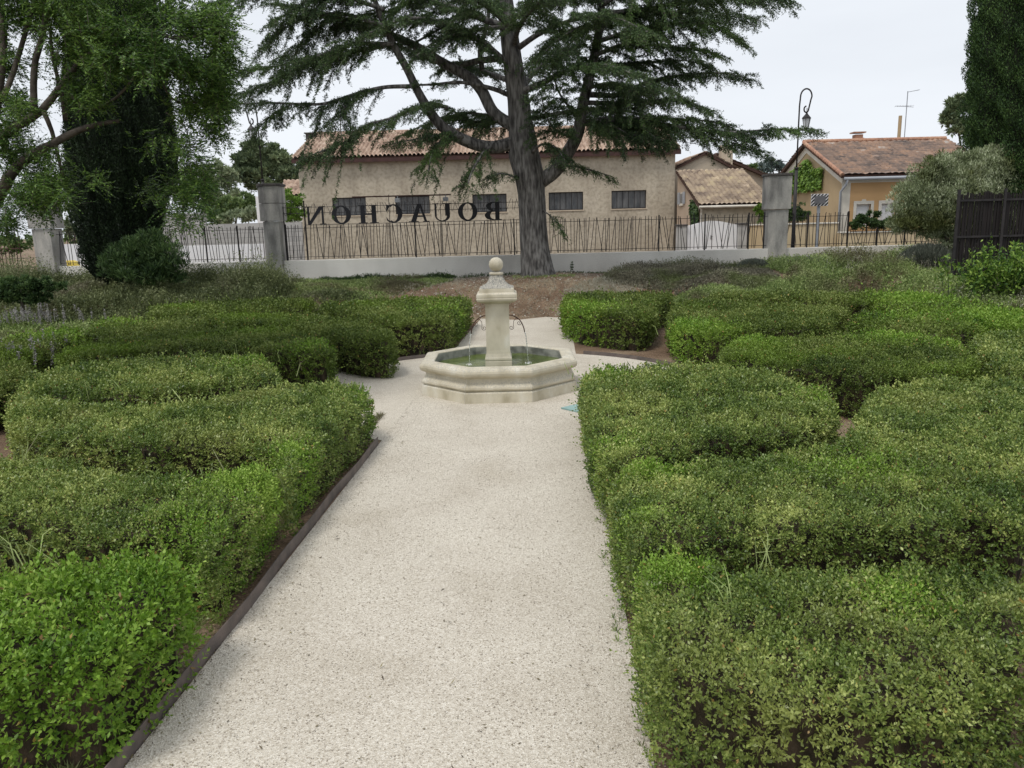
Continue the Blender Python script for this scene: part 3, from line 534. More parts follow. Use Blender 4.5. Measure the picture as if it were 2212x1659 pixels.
b = MB(); b.rings([sq(.070, zf(593.6), 1), sq(.084, zf(592.6), 1), sq(.089, zf(590.4), 1), sq(.086, zf(588.4), 1), sq(.070, zf(587.4), 1)], cap1=True, cap0=True); b.obj('neck_ring', M['lime'], t, smooth=False)
b = MB(); rr = []; zc = zf(571); br_ = .0885
for i in range(1, 20): a = math.pi * i / 20; rr.append(sq(br_ * math.sin(a), zc - br_ * math.cos(a), 1))
b.rings(rr, cap0=True, cap1=True); b.obj('ball', M['lime'], t, smooth=True)
s_ = .001214
M['wetwater'] = None
m_, tt, N, K = newmat('falling_water'); p_ = N('ShaderNodeBsdfPrincipled'); o_ = N('ShaderNodeOutputMaterial'); K(p_.outputs[0], o_.inputs[0]); p_.inputs['Base Color'].default_value = (.85, .88, .86, 1); p_.inputs['Transmission Weight'].default_value = .7; p_.inputs['Roughness'].default_value = .08; p_.inputs['IOR'].default_value = 1.33; M['wetwater'] = m_
def spiral(cx, cz, r0, r1, a0, turns, n=26): return [(cx + (r0 + (r1 - r0) * i / n) * math.cos(a0 + turns * 6.283 * i / n), cz + (r0 + (r1 - r0) * i / n) * math.sin(a0 + turns * 6.283 * i / n)) for i in range(n + 1)]
zsp = zf(530.9 + 705 * .2133)
for sg in (1, -1):
    sp = [(1215, 703), (1235, 704), (1262, 712), (1290, 726), (1318, 748), (1338, 774), (1354, 806), (1366, 842), (1374, 885)]
    P = lambda q: (FX + sg * (q[0] - 1097) * s_, FY - .01, zsp - (q[1] - 705) * s_)
    b = MB(); b.tube([P(q) for q in sp], .0065, 8); so_ = b.obj('spout', M['rustiron'], t, smooth=True)
    b = MB()
    sc1 = [(1320, 745), (1285, 742), (1262, 765), (1258, 800), (1262, 830)]
    b.tube([P(q) for q in sc1] + [P((x, z)) for x, z in spiral(1238, 832, 24, 6, 0, 1.3)], .0034, 6)
    b.tube([P((x, z)) for x, z in spiral(1318, 786, 26, 5, -.6, 1.3)], .0034, 6)
    b.obj('scroll', M['rustiron'], so_, smooth=True)
    b = MB(); tip = P((1375, 889)); zw = .30
    pts = []; rad = []
    for i in range(26):
        q = i / 25; z = tip[2] - (tip[2] - zw) * q; pts.append((tip[0] + sg * .035 * math.sqrt(q) + .0025 * math.sin(i * 2.3), tip[1] + .0025 * math.cos(i * 1.9), z)); rad.append(.0042 * (1.25 + math.sin(i * 2.9)) * (1 - .3 * q) + .0010)
    b.tube(pts, rad, 6); b.obj('water_stream', M['wetwater'], t, smooth=True)
    b = MB()
    for i in range(26):
        a = rng.random() * 6.28; r = .045 * rng.random(); q = (pts[-1][0] + r * math.cos(a), pts[-1][1] + r * math.sin(a), .303); h = .003 + .012 * rng.random()
        b.tube([(q[0], q[1], q[2] - .004), (q[0], q[1], q[2] + h)], [.005, .0012], 5)
    b.obj('splash', M['white'], t)
m_, tt, N, K = newmat('green_basin_water'); p_ = N('ShaderNodeBsdfPrincipled'); o_ = N('ShaderNodeOutputMaterial'); K(p_.outputs[0], o_.inputs[0])
g_ = N('ShaderNodeNewGeometry'); n_ = N('ShaderNodeTexNoise'); n_.inputs['Scale'].default_value = 4; K(g_.outputs['Position'], n_.inputs['Vector']); r_ = ramp(N, [(.35, (0.07, 0.10, 0.018)), (.65, (0.13, 0.165, 0.035))]); K(n_.outputs['Fac'], r_.inputs[0]); K(r_.outputs[0], p_.inputs['Base Color'])
p_.inputs['Roughness'].default_value = .12; p_.inputs['Specular IOR Level'].default_value = .22
n_ = N('ShaderNodeTexNoise'); n_.inputs['Scale'].default_value = 22; K(g_.outputs['Position'], n_.inputs['Vector']); b_ = N('ShaderNodeBump'); b_.inputs['Strength'].default_value = .35; b_.inputs['Distance'].default_value = .01; K(n_.outputs['Fac'], b_.inputs['Height']); K(b_.outputs[0], p_.inputs['Normal']); M['water'] = m_
b = MB(); b.add(octa(.781, .30), [tuple(range(8))]); b.obj('basin_water', M['water'], t)
# teal plate on the gravel
M['mortar'] = mat('mortar', (.50, .47, .39), (.60, .57, .49), rough=.9)
for i in range(8):
    b = MB(); jp = []
    a_ = math.pi / 8 + i * math.pi / 4
    for ap_, z_ in prof[1:23]: r0_ = ap_ / math.cos(math.pi / 8) + .0006; jp.append((FX + r0_ * math.cos(a_), FY + r0_ * math.sin(a_), z_))
    b.tube(jp, .0028, 5); b.obj('mortar_joint', M['mortar'], t)
p4 = [ATZ(u, v, .02)[:2] for u, v in [(1212, 881), (1250, 872), (1300, 873), (1300, 892), (1258, 891)]]
b = MB(); b.prism([tuple(p) for p in p4][::-1], .008, .024); b.obj('ground_plate', M['teal'], tagargs=('pale teal plate lying on the gravel beside the basin, half under the hedge', 'plate'))

# ------------------------------------------------------------ boundary wall, pillars, fences
WY = 22.0; WT = 1.20
def wx(u): return float(AT(u, 480, WY)[0])
p1x0, p1x1 = wx(563), wx(611); p2x0, p2x1 = wx(1655), wx(1706); p0x0, p0x1 = wx(60), wx(118)
def wall(x0, x1, label, top=WT):
    b = MB(); b.box((x0, WY, 0), (x1, WY + .22, top)); return b.obj('concrete_wall', M['concrete'], bevel=.008, tagargs=(label, 'wall', 'low concrete walls under the bar fences'))
wall(p0x1 - .3, p1x0 + .12, 'low grey wall behind the dark cypress, between the two left pillars')
wall(p1x1 - .1, p2x0 + .25, 'long low grey wall behind the big cedar trunk')
wall(p2x1 - .22, 17.5, 'low grey wall right of the stained pillar, in front of the ochre house')
def pillar(x0, x1, label, ztop, zj=(2.4,), cap=True, lean=0, y=WY, w=1.0):
    t = thing('pillar', ((x0 + x1) / 2, y, .4), label, 'pillar', 'concrete pillars of the boundary wall')
    W = x1 - x0; yb = y + .45
    up = [(x0, y - .02), (x0 + .32 * W, y - .16), (x1 - .06 * W, y - .16), (x1, y - .02), (x1, yb), (x0, yb)]
    dn = [(x0 + .06, y + .02), (x0 + .34 * W, y - .12), (x1 - .13 * W, y - .12), (x1 - .06, y + .02), (x1 - .06, yb - .03), (x0 + .06, yb - .03)]
    js = [.2] + list(zj) + [ztop]
    for i in range(len(js) - 1):
        b = MB(); b.prism(dn if js[i + 1] <= zj[-1] - .2 or i == 0 else up, js[i] + (.012 if i else 0), js[i + 1]); b.obj('block', M['pillar'], t, bevel=.006)
    b = MB(); c = [(x0 - .03, y - .04), (x0 + .31 * W, y - .2), (x1 - .05 * W, y - .2), (x1 + .03, y - .04), (x1 + .03, yb + .03), (x0 - .03, yb + .03)]; b.prism(c, ztop, ztop + .07); b.obj('cap', M['pillarcap'], t, bevel=.01)
    return t
pillar(p0x0, p0x1, 'grey concrete pillar at the far left, behind hanging leaves', 3.15, (2.25,))
pillar(p1x0, p1x1, 'grey concrete pillar left of the mirrored lettering', 3.25, (2.30, 2.78))
pillar(p2x0, p2x1, 'stained concrete pillar right of the white gate, with a dark weathered cap', 3.18, (2.27,))
def fence(x0, x1, z0, z1, label, seed, y=WY + .10, posts=(), rad=.0092, sp=.086, mt='iron'):
    r = np.random.default_rng(seed); t = thing('bar_fence', ((x0 + x1) / 2, y, z0), label, 'fence', 'bar fences on the low walls')
    b = MB(); x = x0 + .05
    while x < x1 - .05:
        k = r.random(); h = z1 + r.uniform(-.015, .04)
        dx = 0 if k < .48 else r.choice([-1, 1]) * r.uniform(.05, .17)
        xa, xb = np.clip(x - dx / 2, x0 + .01, x1 - .01), np.clip(x + dx / 2, x0 + .01, x1 - .01)
        yy = y + r.choice([-.012, .012]); b.tube([(xa, yy, z0 + .03), (xb, yy, h)], rad, 5)
        x += sp * r.uniform(.45, 1.45)
    b.obj('bar_panel', M[mt], t)
    for z in (z0 + .09, z1 - .07):
        b = MB(); b.tube([(x0, y, z), (x1, y, z)], .008, 6); b.obj('rail', M[mt], t)
    for px_ in posts:
        b = MB(); b.box((px_ - .017, y - .017, z0 - .1 + .1), (px_ + .017, y + .017, z1 + .05)); b.obj('post', M[mt], t)
    return t
fence(p0x1 - .22, p1x0 + .1, WT, 2.16, 'bar fence between the two left pillars, with crossing black rods', 11, posts=[p0x1 - .15, wx(343), wx(437), wx(508)])
fence(p1x1, p2x0 + .1, WT, 2.16, 'long bar fence of crossing black rods under the mirrored lettering', 12, posts=[p1x1 + .03, wx(657), wx(895), wx(1110), wx(1425), wx(1525), wx(1620), p2x0 - .02])
fence(p2x1 - .1, wx(1838), WT, 2.13, 'short bar fence right of the stained pillar, around the lamp post foot', 13, posts=[wx(1748), wx(1836)])
fence(wx(1840), 13.2, WT, 1.68, 'lowest bar fence, right below the ochre house windows', 14, posts=[wx(1900), wx(1960)])
# rusty gate at the far left
t = thing('bar_gate', (wx(0) - 1, 21.4, .6), 'tall rusty bar gate at the left edge, left of the far left pillar', 'gate')
b = MB(); r_ = np.random.default_rng(4); x = wx(-160)
while x < p0x0 - .02: b.tube([(x, 21.5 + .02 * r_.normal(), .55), (x + .03 * r_.normal(), 21.5, 2.35 + .12 * r_.random())], .012, 5); x += .085 * r_.uniform(.6, 1.4)
b.obj('bar_panel', M['rustiron'], t)
for z, h in ((2.33, .07), (1.72, .03), (.98, .03)): b = MB(); b.box((wx(-160), 21.47, z), (p0x0 - .01, 21.53, z + h)); b.obj('rail', M['beam'] if h > .05 else M['rustiron'], t)
# raised frame with the mirrored lettering
SY = WY + .02
t = thing('lettering_sign', (wx(880), SY, 2.16), 'black serif lettering reading BOUACHON mirrored, standing on a rail above the bar fence', 'sign')
xs0, xs1 = wx(611), wx(1150)
for z in (2.175, 2.50, 2.66): b = MB(); b.tube([(wx(657) if z < 2.3 else xs0, SY + .05, z), (xs1, SY + .05, z)], .008, 6); b.obj('rail', M['iron'], t)
b = MB(); r_ = np.random.default_rng(5); x = xs0
while x < xs1: dx = 0 if r_.random() < .5 else r_.choice([-1, 1]) * r_.uniform(.03, .09); b.tube([(x - dx, SY + .07, 2.43 + .03 * r_.random()), (x + dx, SY + .07, 2.73 + .04 * r_.random())], .006, 5); x += .1 * r_.uniform(.5, 1.4)
b.obj('bar_panel', M['iron'], t)
for u, z1, rr_ in ((611, 2.70, .014), (657, 2.84, .022), (737, 2.55, .007), (841, 2.95, .009), (952, 2.95, .009), (1052, 2.6, .007)):
    b = MB(); x = wx(u); b.tube([(x, SY + .09, WT), (x, SY + .09, z1)], rr_, 6); b.obj('post', M['iron'], t)
b = MB(); za = 2.885; b.box((wx(764), SY - .02, za), (wx(976), SY + .03, za + .035)); bm_ = b.obj('beam', M['beam'], t)
for u in (865, 978 - 3):
    b = MB(); x = wx(u - 3 if u < 900 else u - 10); b.box((x - .07, SY - .16, za - .16), (x + .07, SY - .04, za - .05)); b.box((x - .01, SY - .1, za - .05), (x + .01, SY - .02, za + .01)); b.obj('floodlight', M['shutter'], bm_, bevel=.006)
def glyph(ch):
    """pieces (convex polygons) in a unit-high box: list of polygons; width"""
    P = []
    def rect(x0, x1, z0, z1): P.append([(x0, z0), (x1, z0), (x1, z1), (x0, z1)])
    def serif(cx, z, w, up):             # slab with bracket
        s = 1 if up else -1; P.append([(cx - w, z), (cx + w, z), (cx + w, z + .035 * s), (cx + w * .35, z + .10 * s), (cx - w * .35, z + .10 * s), (cx - w, z + .035 * s)])
    def ring(cx, cz, ax, az, ix, iz, a0, a1, n=28):
        for i in range(n):
            p, q = a0 + (a1 - a0) * i / n, a0 + (a1 - a0) * (i + 1) / n
            P.append([(cx + ax * math.cos(p), cz + az * math.sin(p)), (cx + ax * math.cos(q), cz + az * math.sin(q)), (cx + ix * math.cos(q), cz + iz * math.sin(q)), (cx + ix * math.cos(p), cz + iz * math.sin(p))])
    if ch == 'O': ring(.5, .5, .5, .515, .25, .44, 0, 2 * math.pi, 40); return P, 1.0
    if ch == 'B':
        rect(.13, .36, 0, 1); rect(.02, .45, 0, .045); rect(.02, .45, .955, 1); rect(.36, .45, .495, .545)
        ring(.45, .76, .38, .25, .13, .175, -math.pi / 2, math.pi / 2, 16); ring(.45, .265, .46, .27, .17, .20, -math.pi / 2, math.pi / 2, 16); return P, .9
    if ch == 'U':
        rect(.10, .34, .30, 1); rect(.0, .46, .955, 1); rect(.77, .87, .30, 1); rect(.66, .98, .955, 1)
        ring(.48, .32, .38, .335, .30, .27, math.pi, 2 * math.pi, 20); ring(.48, .32, .38, .335, .22, .26, math.pi, 1.5 * math.pi, 10); return P, .98
    if ch == 'A':
        P.append([(.38, 1.0), (.56, 1.0), (.90, 0), (.65, 0)]); P.append([(.38, 1.0), (.49, .97), (.23, 0), (.11, 0)]); rect(.22, .72, .27, .35); rect(.0, .31, 0, .045); rect(.53, 1.0, 0, .045); return P, 1.0
    if ch == 'C':
        ring(.5, .5, .5, .515, .24, .44, .30 * math.pi, 1.68 * math.pi, 34); P.append([(.70, .93), (.86, .62), (.90, .62), (.90, 1.0), (.86, 1.0)]); P.append([(.66, .07), (.80, .15), (.92, .33), (.88, .12), (.76, .02)]); return P, .94
    if ch == 'H':
        for c in (.23, .81): rect(c - .12, c + .12, 0, 1); rect(c - .23, c + .23, 0, .045); rect(c - .23, c + .23, .955, 1)
        rect(.33, .70, .455, .55); return P, 1.04
    if ch == 'N':
        rect(.09, .19, 0, 1); rect(.0, .30, 0, .045); P.append([(.0, 1.0), (.30, 1.0), (.90, .0), (.80, -.03), (.72, .02), (.10, .96)]); rect(.79, .89, .0, 1); rect(.68, 1.0, .955, 1); rect(.0, .2, .955, 1); return P, 1.0
for ch, ua, ub, va in [('N', 660, 704, 486), ('O', 717, 759, 485), ('H', 775, 818, 484), ('C', 834, 870, 482), ('A', 883, 928, 481), ('U', 935, 977, 480), ('O', 990, 1032, 478), ('B', 1048, 1085, 476)]:
    P, wd = glyph(ch); xa, xb = wx(ua), wx(ub); hgt = .495; b = MB()
    for i, poly in enumerate(P):
        q = [(xb - (xb - xa) * x / wd, 2.183 + z * hgt) for x, z in poly]
        b.prism_y(q, SY - .008 - .0004 * (i % 3), SY + .008 + .0004 * (i % 3))
    b.obj('letter', M['letter'], t)

# ------------------------------------------------------------ buildings
def roof(name, A, B, C, D, tile_w, row_h, amp, matl, parent, th=.10):
    """tiled slope: A-B is the eave (left to right), D-C the ridge above it"""
    A, B, C, D = [np.array(p, float) for p in (A, B, C, D)]
    nt_ = max(2, int(np.linalg.norm(B - A) / tile_w)); nr = max(2, int(np.linalg.norm((D - A)) / row_h)); nn = np.cross(B - A, D - A); nn /= np.linalg.norm(nn)
    if nn[2] < 0: nn = -nn
    nu = nt_ * 8 + 1; us = np.linspace(0, 1, nu); vs = []; hs = []
    for r in range(nr): vs += [r / nr, (r + .999) / nr]; hs += [.05, .008]
    U, Vv = np.meshgrid(us, vs); Hh = np.repeat(np.array(hs)[:, None], nu, 1) + amp * np.abs(np.cos(U * nt_ * math.pi)) * 1.0
    jit = np.random.default_rng(1).normal(size=(nr, nt_ + 1)) * .012
    ti = np.clip((U * nt_).astype(int), 0, nt_); ri = np.clip((Vv * nr).astype(int), 0, nr - 1); Hh = Hh + jit[ri, ti]
    P = (A * ((1 - U) * (1 - Vv))[..., None] + B * (U * (1 - Vv))[..., None] + C * (U * Vv)[..., None] + D * ((1 - U) * Vv)[..., None]) + nn * Hh[..., None]
    n1, n2 = P.shape[:2]; ix = np.arange(n1 * n2).reshape(n1, n2); q = np.stack([ix[:-1, :-1], ix[:-1, 1:], ix[1:, 1:], ix[1:, :-1]], -1).reshape(-1, 4)
    base = len(P.reshape(-1, 3)); lo_ = [A - nn * th, B - nn * th, C - nn * th, D - nn * th]; 
    o = mesh_np(name, P.reshape(-1, 3), q, matl, parent)
    b = MB(); up_ = [A + nn * .003, B + nn * .003, C + nn * .003, D + nn * .003]; b.add(lo_ + up_, [(0, 3, 2, 1), (4, 5, 6, 7), (0, 1, 5, 4), (1, 2, 6, 5), (2, 3, 7, 6), (3, 0, 4, 7)]); b.obj('roof_deck', M['rustiron'], o)
    return o
def wall_holes(x0, x1, z0, z1, y, holes, dep=.22):
    """front wall in the plane y with rectangular openings (xa, xb, za, zb) and their reveals"""
    m = MB(); X = sorted({x0, x1} | {h[i] for h in holes for i in (0, 1)}); Zs = sorted({z0, z1} | {h[i] for h in holes for i in (2, 3)})
    for i in range(len(X) - 1):
        for j in range(len(Zs) - 1):
            cx, cz = (X[i] + X[i + 1]) / 2, (Zs[j] + Zs[j + 1]) / 2
            if any(h[0] < cx < h[1] and h[2] < cz < h[3] for h in holes): continue
            m.add([(X[i], y, Zs[j]), (X[i + 1], y, Zs[j]), (X[i + 1], y, Zs[j + 1]), (X[i], y, Zs[j + 1])], [(0, 1, 2, 3)])
    for a, b_, c, d in holes:
        m.add([(a, y, c), (b_, y, c), (b_, y, d), (a, y, d), (a, y + dep, c), (b_, y + dep, c), (b_, y + dep, d), (a, y + dep, d)], [(0, 4, 5, 1), (1, 5, 6, 2), (2, 6, 7, 3), (3, 7, 4, 0)])
    return m
# main building
BY = 40.0; xl, xr = AT(650, 440, BY)[0], AT(1457, 440, BY)[0]; ze = AT(650, 343, BY)[2]; zr = AT(690, 283, BY + 5)[2] - .24
t = thing('long_building', ((xl + xr) / 2, BY, .5), 'long beige rendered building with a clay tile roof behind the mirrored lettering', 'building')
holes = []
for (ua, ub, va, vb) in [(717, 792, 428, 465), (853, 929, 423, 459.5), (1020, 1095, 419, 457), (1185, 1260, 414, 454), (1321, 1396, 411, 450)]:
    a = AT(ua, va, BY); c = AT(ub, vb, BY); holes.append((a[0], c[0], c[2], AT((ua + ub) / 2, va, BY)[2]))
zt = np.mean([h[3] for h in holes]); zb = np.mean([h[2] for h in holes]); holes = [(h[0], h[1], zb, zt) for h in holes]
m_ = wall_holes(xl, xr, .3, ze, BY, holes); m_.add([(xl, BY, .3), (xl, BY + 10, .3), (xl, BY + 10, ze), (xl, BY + 5, zr), (xl, BY, ze)], [(0, 4, 3, 2, 1)]); m_.add([(xr, BY, .3), (xr, BY + 10, .3), (xr, BY + 10, ze), (xr, BY + 5, zr), (xr, BY, ze)], [(0, 1, 2, 3, 4)])
m_.add([(xl, BY + 10, .3), (xr, BY + 10, .3), (xr, BY + 10, ze), (xl, BY + 10, ze)], [(0, 3, 2, 1)])
m_.obj('wall', M['stucco'], t)
for i, (a, c, z0, z1) in enumerate(holes):
    b = MB(); yy = BY + .14; b.box((a, yy, z0), (a + .04, yy + .05, z1)); b.box((c - .04, yy, z0), (c, yy + .05, z1)); b.box((a + .04, yy, z1 - .04), (c - .04, yy + .05, z1)); b.box((a + .04, yy, z0), (c - .04, yy + .05, z0 + .04))
    for k in range(1, 6): x = a + (c - a) * k / 6; b.box((x - .012, yy + .005, z0 + .04), (x + .012, yy + .045, z1 - .04))
    f_ = b.obj('window', M['iron'], t)
    b = MB(); b.box((a + .03, yy + .02, z0 + .03), (c - .03, yy + .03, z1 - .03)); b.obj('pane', M['glass'], f_)
    b = MB(); b.box((a - .03, BY - .035, z0 - .05), (c + .03, BY + .13, z0)); b.obj('sill', M['stucco2'], f_)
ov = .22; sl_ = (zr - ze) / 5
roof('roof', (xl - ov, BY - .3, ze - .3 * sl_ + .06), (xr + ov, BY - .3, ze - .3 * sl_ + .06), (xr + ov, BY + 5, zr + .06), (xl - ov, BY + 5, zr + .06), .21, .36, .10, M['tile'], t)
roof('roof', (xr + ov, BY + 10.3, ze - .3 * sl_ + .06), (xl - ov, BY + 10.3, ze - .3 * sl_ + .06), (xl - ov, BY + 5, zr + .06), (xr + ov, BY + 5, zr + .06), .42, .8, .075, M['tile'], t)
b = MB(); b.tube([(xl - ov, BY + 5, zr + .10), (xr + ov, BY + 5, zr + .10)], .10, 8); b.obj('ridge', M['tile'], t)
b = MB(); b.box((xl - ov, BY - .33, ze - .26), (xr + ov, BY - .28, ze - .08)); b.obj('gutter', M['beam'], t)
q = AT(672, 296, BY + 4); b = MB(); b.box((q[0] - .25, q[1] - .2, q[2] - .6), (q[0] + .25, q[1] + .2, q[2] + .15)); b.prism([(q[0] - .32, q[1] - .27), (q[0] + .32, q[1] - .27), (q[0] + .32, q[1] + .27), (q[0] - .32, q[1] + .27)], q[2] + .15, q[2] + .22); b.obj('chimney', M['pillarcap'], t, bevel=.02)
# low garage with lean-to roof
GY = 35.0; gx = AT(1513, 440, GY)[0]; gze = AT(1513, 443, GY)[2]; gx1 = gx + 3.1; gyb = 39.8; gzr = AT(1466, 371, gyb)[2]
t = thing('garage', (gx + 1.5, GY, .5), 'low pale garage with a mossy lean-to tile roof, behind the white gate', 'garage')
b = MB(); b.add([(gx, GY, .3), (gx1, GY, .3), (gx1, GY, gze), (gx, GY, gze)], [(0, 1, 2, 3)]); b.add([(gx1, GY, .3), (gx1, gyb, .3), (gx1, gyb, gzr), (gx1, GY, gze)], [(0, 1, 2, 3)])
b.obj('wall', M['stucco'], t)
b = MB(); b.add([(gx, GY, .3), (gx, gyb, .3), (gx, gyb, gzr), (gx, GY, gze)], [(3, 2, 1, 0)]); b.obj('side_wall', M['pinkwall'], t)
sg_ = (gzr - gze) / (gyb - GY); roof('roof', (gx - .1, GY - .2, gze - .2 * sg_ + .04), (gx1 + .1, GY - .2, gze - .2 * sg_ + .04), (gx1 + .1, gyb, gzr + .04), (gx - .1, gyb, gzr + .04), .21, .30, .06, M['tile2'], t)
b = MB(); b.tube([(gx - .12, GY - .27, gze - .09), (gx1 + .1, GY - .27, gze - .09)], .055, 8); b.tube([(gx - .02, GY - .22, gze - .1), (gx + .04, GY - .06, gze - .35), (gx + .04, GY - .06, .6)], .035, 8); b.obj('gutter', M['cream'], t)
def ongx(u, v, x):                      # point on a wall plane x = const seen at (u, v)
    d = _ray(u, v); return np.array([0, 0, CH]) + d * (x / d[0])
wa, wb = ongx(1462, 416, gx), ongx(1483, 440, gx); w_z0, w_z1 = ongx(1473, 440, gx)[2], ongx(1473, 416, gx)[2]
yc = ongx(1473, 430, gx)[1]
b = MB(); b.box((gx - .06, yc - .38, w_z0 - .1), (gx + .01, yc + .38, w_z0 - .03)); b.box((gx - .012, yc - .33, w_z0 - .03), (gx + .01, yc + .33, w_z1)); wf = b.obj('window', M['cream'], t)
b = MB(); b.box((gx - .018, yc - .27, w_z0 + .02), (gx - .011, yc + .27, w_z1 - .05)); b.obj('pane', M['mirror'], wf)
for s0 in (-.78, .36): b = MB(); b.box((gx - .06, yc + s0, w_z0 - .02), (gx - .025, yc + s0 + .42, w_z1 + .02)); b.obj('shutter', M['shutter'], wf)
# gabled house behind the garage
t = thing('gabled_house', (10.2, 41, .5), 'pale gabled house peeping over the garage roof', 'house')
y_ = 41.0; a = AT(1458, 363, y_); ap = AT(1524, 331, y_); c = AT(1588, 366, y_)
b = MB(); b.prism_y([(a[0], .3), (c[0], .3), (c[0], c[2]), (ap[0], ap[2]), (a[0], a[2])], y_, y_ + 6); b.obj('wall', M['stucco2'], t)
roof('roof', (a[0] - .3, y_ + 6, a[2] - .13), (a[0] - .3, y_ - .15, a[2] - .13), (ap[0], y_ - .15, ap[2] + .05), (ap[0], y_ + 6, ap[2] + .05), .22, .35, .06, M['tile'], t)
roof('roof', (c[0] + .3, y_ - .15, c[2] - .13), (c[0] + .3, y_ + 6, c[2] - .13), (ap[0], y_ + 6, ap[2] + .05), (ap[0], y_ - .15, ap[2] + .05), .22, .35, .06, M['tile'], t)
q = AT(1570, 352, y_ + .3); b = MB(); b.box((q[0] - .3, q[1], q[2] - 1.0), (q[0] + .3, q[1] + .5, q[2] + .9)); b.obj('chimney', M['stucco2'], t)
q0 = AT(1588, 352, 42); q1 = AT(1668, 386, 42); t = thing('outbuilding', (q0[0], 42, .5), 'pale outbuilding with a sloping roof between the garage and the stained pillar', 'outbuilding')
b = MB(); b.prism_y([(q0[0] - 1, .3), (q1[0] + .6, .3), (q1[0] + .6, q1[2] - .25), (q0[0] - 1, q0[2] + .4)], 42.3, 46); b.obj('wall', M['stucco2'], t)
roof('roof', (q1[0] + .8, 42, q1[2] - .28), (q1[0] + .8, 46, q1[2] - .28), (q0[0] - 1, 46, q0[2] + .5), (q0[0] - 1, 42, q0[2] + .5), .22, .35, .05, M['tile'], t)
# white gate with its posts
GT = 33.0; g0, g1 = AT(1482, 510, GT)[0], AT(1593, 510, GT)[0]; gzt = AT(1537, 477, GT)[2]; gzs = AT(1485, 488, GT)[2]
t = thing('white_gate', ((g0 + g1) / 2, GT, .5), 'white double gate with a curved top behind the bar fence', 'gate')
gm = (g0 + g1) / 2
for s0, s1, sg in ((g0, gm - .008, 0), (gm + .008, g1, 1)):
    top = [(s0 + (s1 - s0) * i / 12, gzs + (gzt - gzs) * math.sin(math.pi * ((s0 + (s1 - s0) * i / 12) - g0) / (g1 - g0)) ** 1.3) for i in range(13)]
    b = MB(); b.prism_y([(s0, .56), (s1, .56)] + top[::-1], GT, GT + .05)
    for i in range(1, 8): x = s0 + (s1 - s0) * i / 8; b.box((x - .006, GT - .004, .62), (x + .006, GT, gzs - .05))
    lf = b.obj('leaf', M['white'], t)
b = MB(); b.box((gm - .05, GT - .03, 1.25), (gm - .03, GT - .003, 1.42)); b.tube([(gm - .04, GT - .03, 1.36), (gm + .04, GT - .05, 1.36)], .008, 6); b.obj('handle', M['iron'], lf)
for u0, u1, lab in ((1463, 1482, 'grey gate post left of the white gate'), (1593, 1612, 'grey gate post right of the white gate')):
    a, c = AT(u0, 510, GT)[0], AT(u1, 510, GT)[0]; t = thing('gate_post', ((a + c) / 2, GT, .5), lab, 'post', 'posts of the white gate')
    b = MB(); b.box((a, GT - .1, .4), (c, GT + .3, gzs - .0)); b.obj('shaft', M['block'], t, bevel=.01); b = MB(); b.box((a - .04, GT - .14, gzs), (c + .04, GT + .34, gzs + .07)); b.obj('cap', M['pillarcap'], t, bevel=.01)
# ochre house
HY = 30.0; hx = AT(1817, 450, HY)[0]; hze = AT(1817, 378, HY)[2]; hym = 33.75; hzr = AT(1741, 305, hym)[2] - .16; hyb = 37.5; hx1 = AT(2036, 302, hym)[0]
t = thing('ochre_house', ((hx + hx1) / 2, HY, .5), 'ochre house with an old red tile roof, white trims and an ivy covered gable', 'house')
hh = []
for ua, ub in ((1849, 1880), (1903, 1934)): hh.append((AT(ua, 460, HY)[0], AT(ub, 460, HY)[0], AT(1865, 490, HY)[2], AT(1865, 441, HY)[2]))
m_ = wall_holes(hx, hx1, .3, hze, HY, hh); m_.add([(hx1, HY, .3), (hx1, hyb, .3), (hx1, hyb, hze), (hx1, hym, hzr), (hx1, HY, hze)], [(0, 1, 2, 3, 4)]); m_.obj('wall', M['ochre'], t)
b = MB(); b.add([(hx, HY, .3), (hx, hyb, .3), (hx, hyb, hze), (hx, hym, hzr), (hx, HY, hze)], [(4, 3, 2, 1, 0)]); b.obj('gable_wall', M['ochre2'], t)
for a, c, z0, z1 in hh:
    b = MB(); y0 = HY - .02; b.box((a - .11, y0, z0 - .05), (a, HY + .02, z1 + .12)); b.box((c, y0, z0 - .05), (c + .11, HY + .02, z1 + .12)); b.box((a, y0, z1), (c, HY + .02, z1 + .12)); b.prism_y([((a + c) / 2 - .09, z1 + .12), ((a + c) / 2 + .09, z1 + .12), ((a + c) / 2 + .06, z1 + .18), ((a + c) / 2 - .06, z1 + .18)], y0, HY + .01)
    f_ = b.obj('window', M['cream'], t); b = MB(); b.box((a, HY + .1, z0), (c, HY + .12, z1)); b.obj('pane', M['white'], f_)
b = MB(); b.box((hx - .025, HY - .025, .3), (hx + .30, HY + .0, hze - .3)); b.box((hx - .025, HY - .022, hze - .30), (hx1, HY + .0, hze - .02)); b.obj('front_trim', M['cream'], t)
sl_ = (hzr - hze) / 3.75; w_ = .32
b = MB()
for yA, yM in ((HY, hym), (hyb, hym)):
    b.prism_x([(yA, hze - w_), (yM, hzr - w_), (yM, hzr - .01), (yA, hze - .01)] if yA < yM else [(yM, hzr - w_), (yA, hze - w_), (yA, hze - .01), (yM, hzr - .01)], hx - .025, hx - .002)
b.obj('gable_trim', M['cream'], t)
roof('roof', (hx - .18, HY - .3, hze - .3 * sl_ + .08), (hx1 + .15, HY - .3, hze - .3 * sl_ + .08), (hx1 + .15, hym, hzr + .08), (hx - .18, hym, hzr + .08), .25, .26, .03, M['tile3'], t)
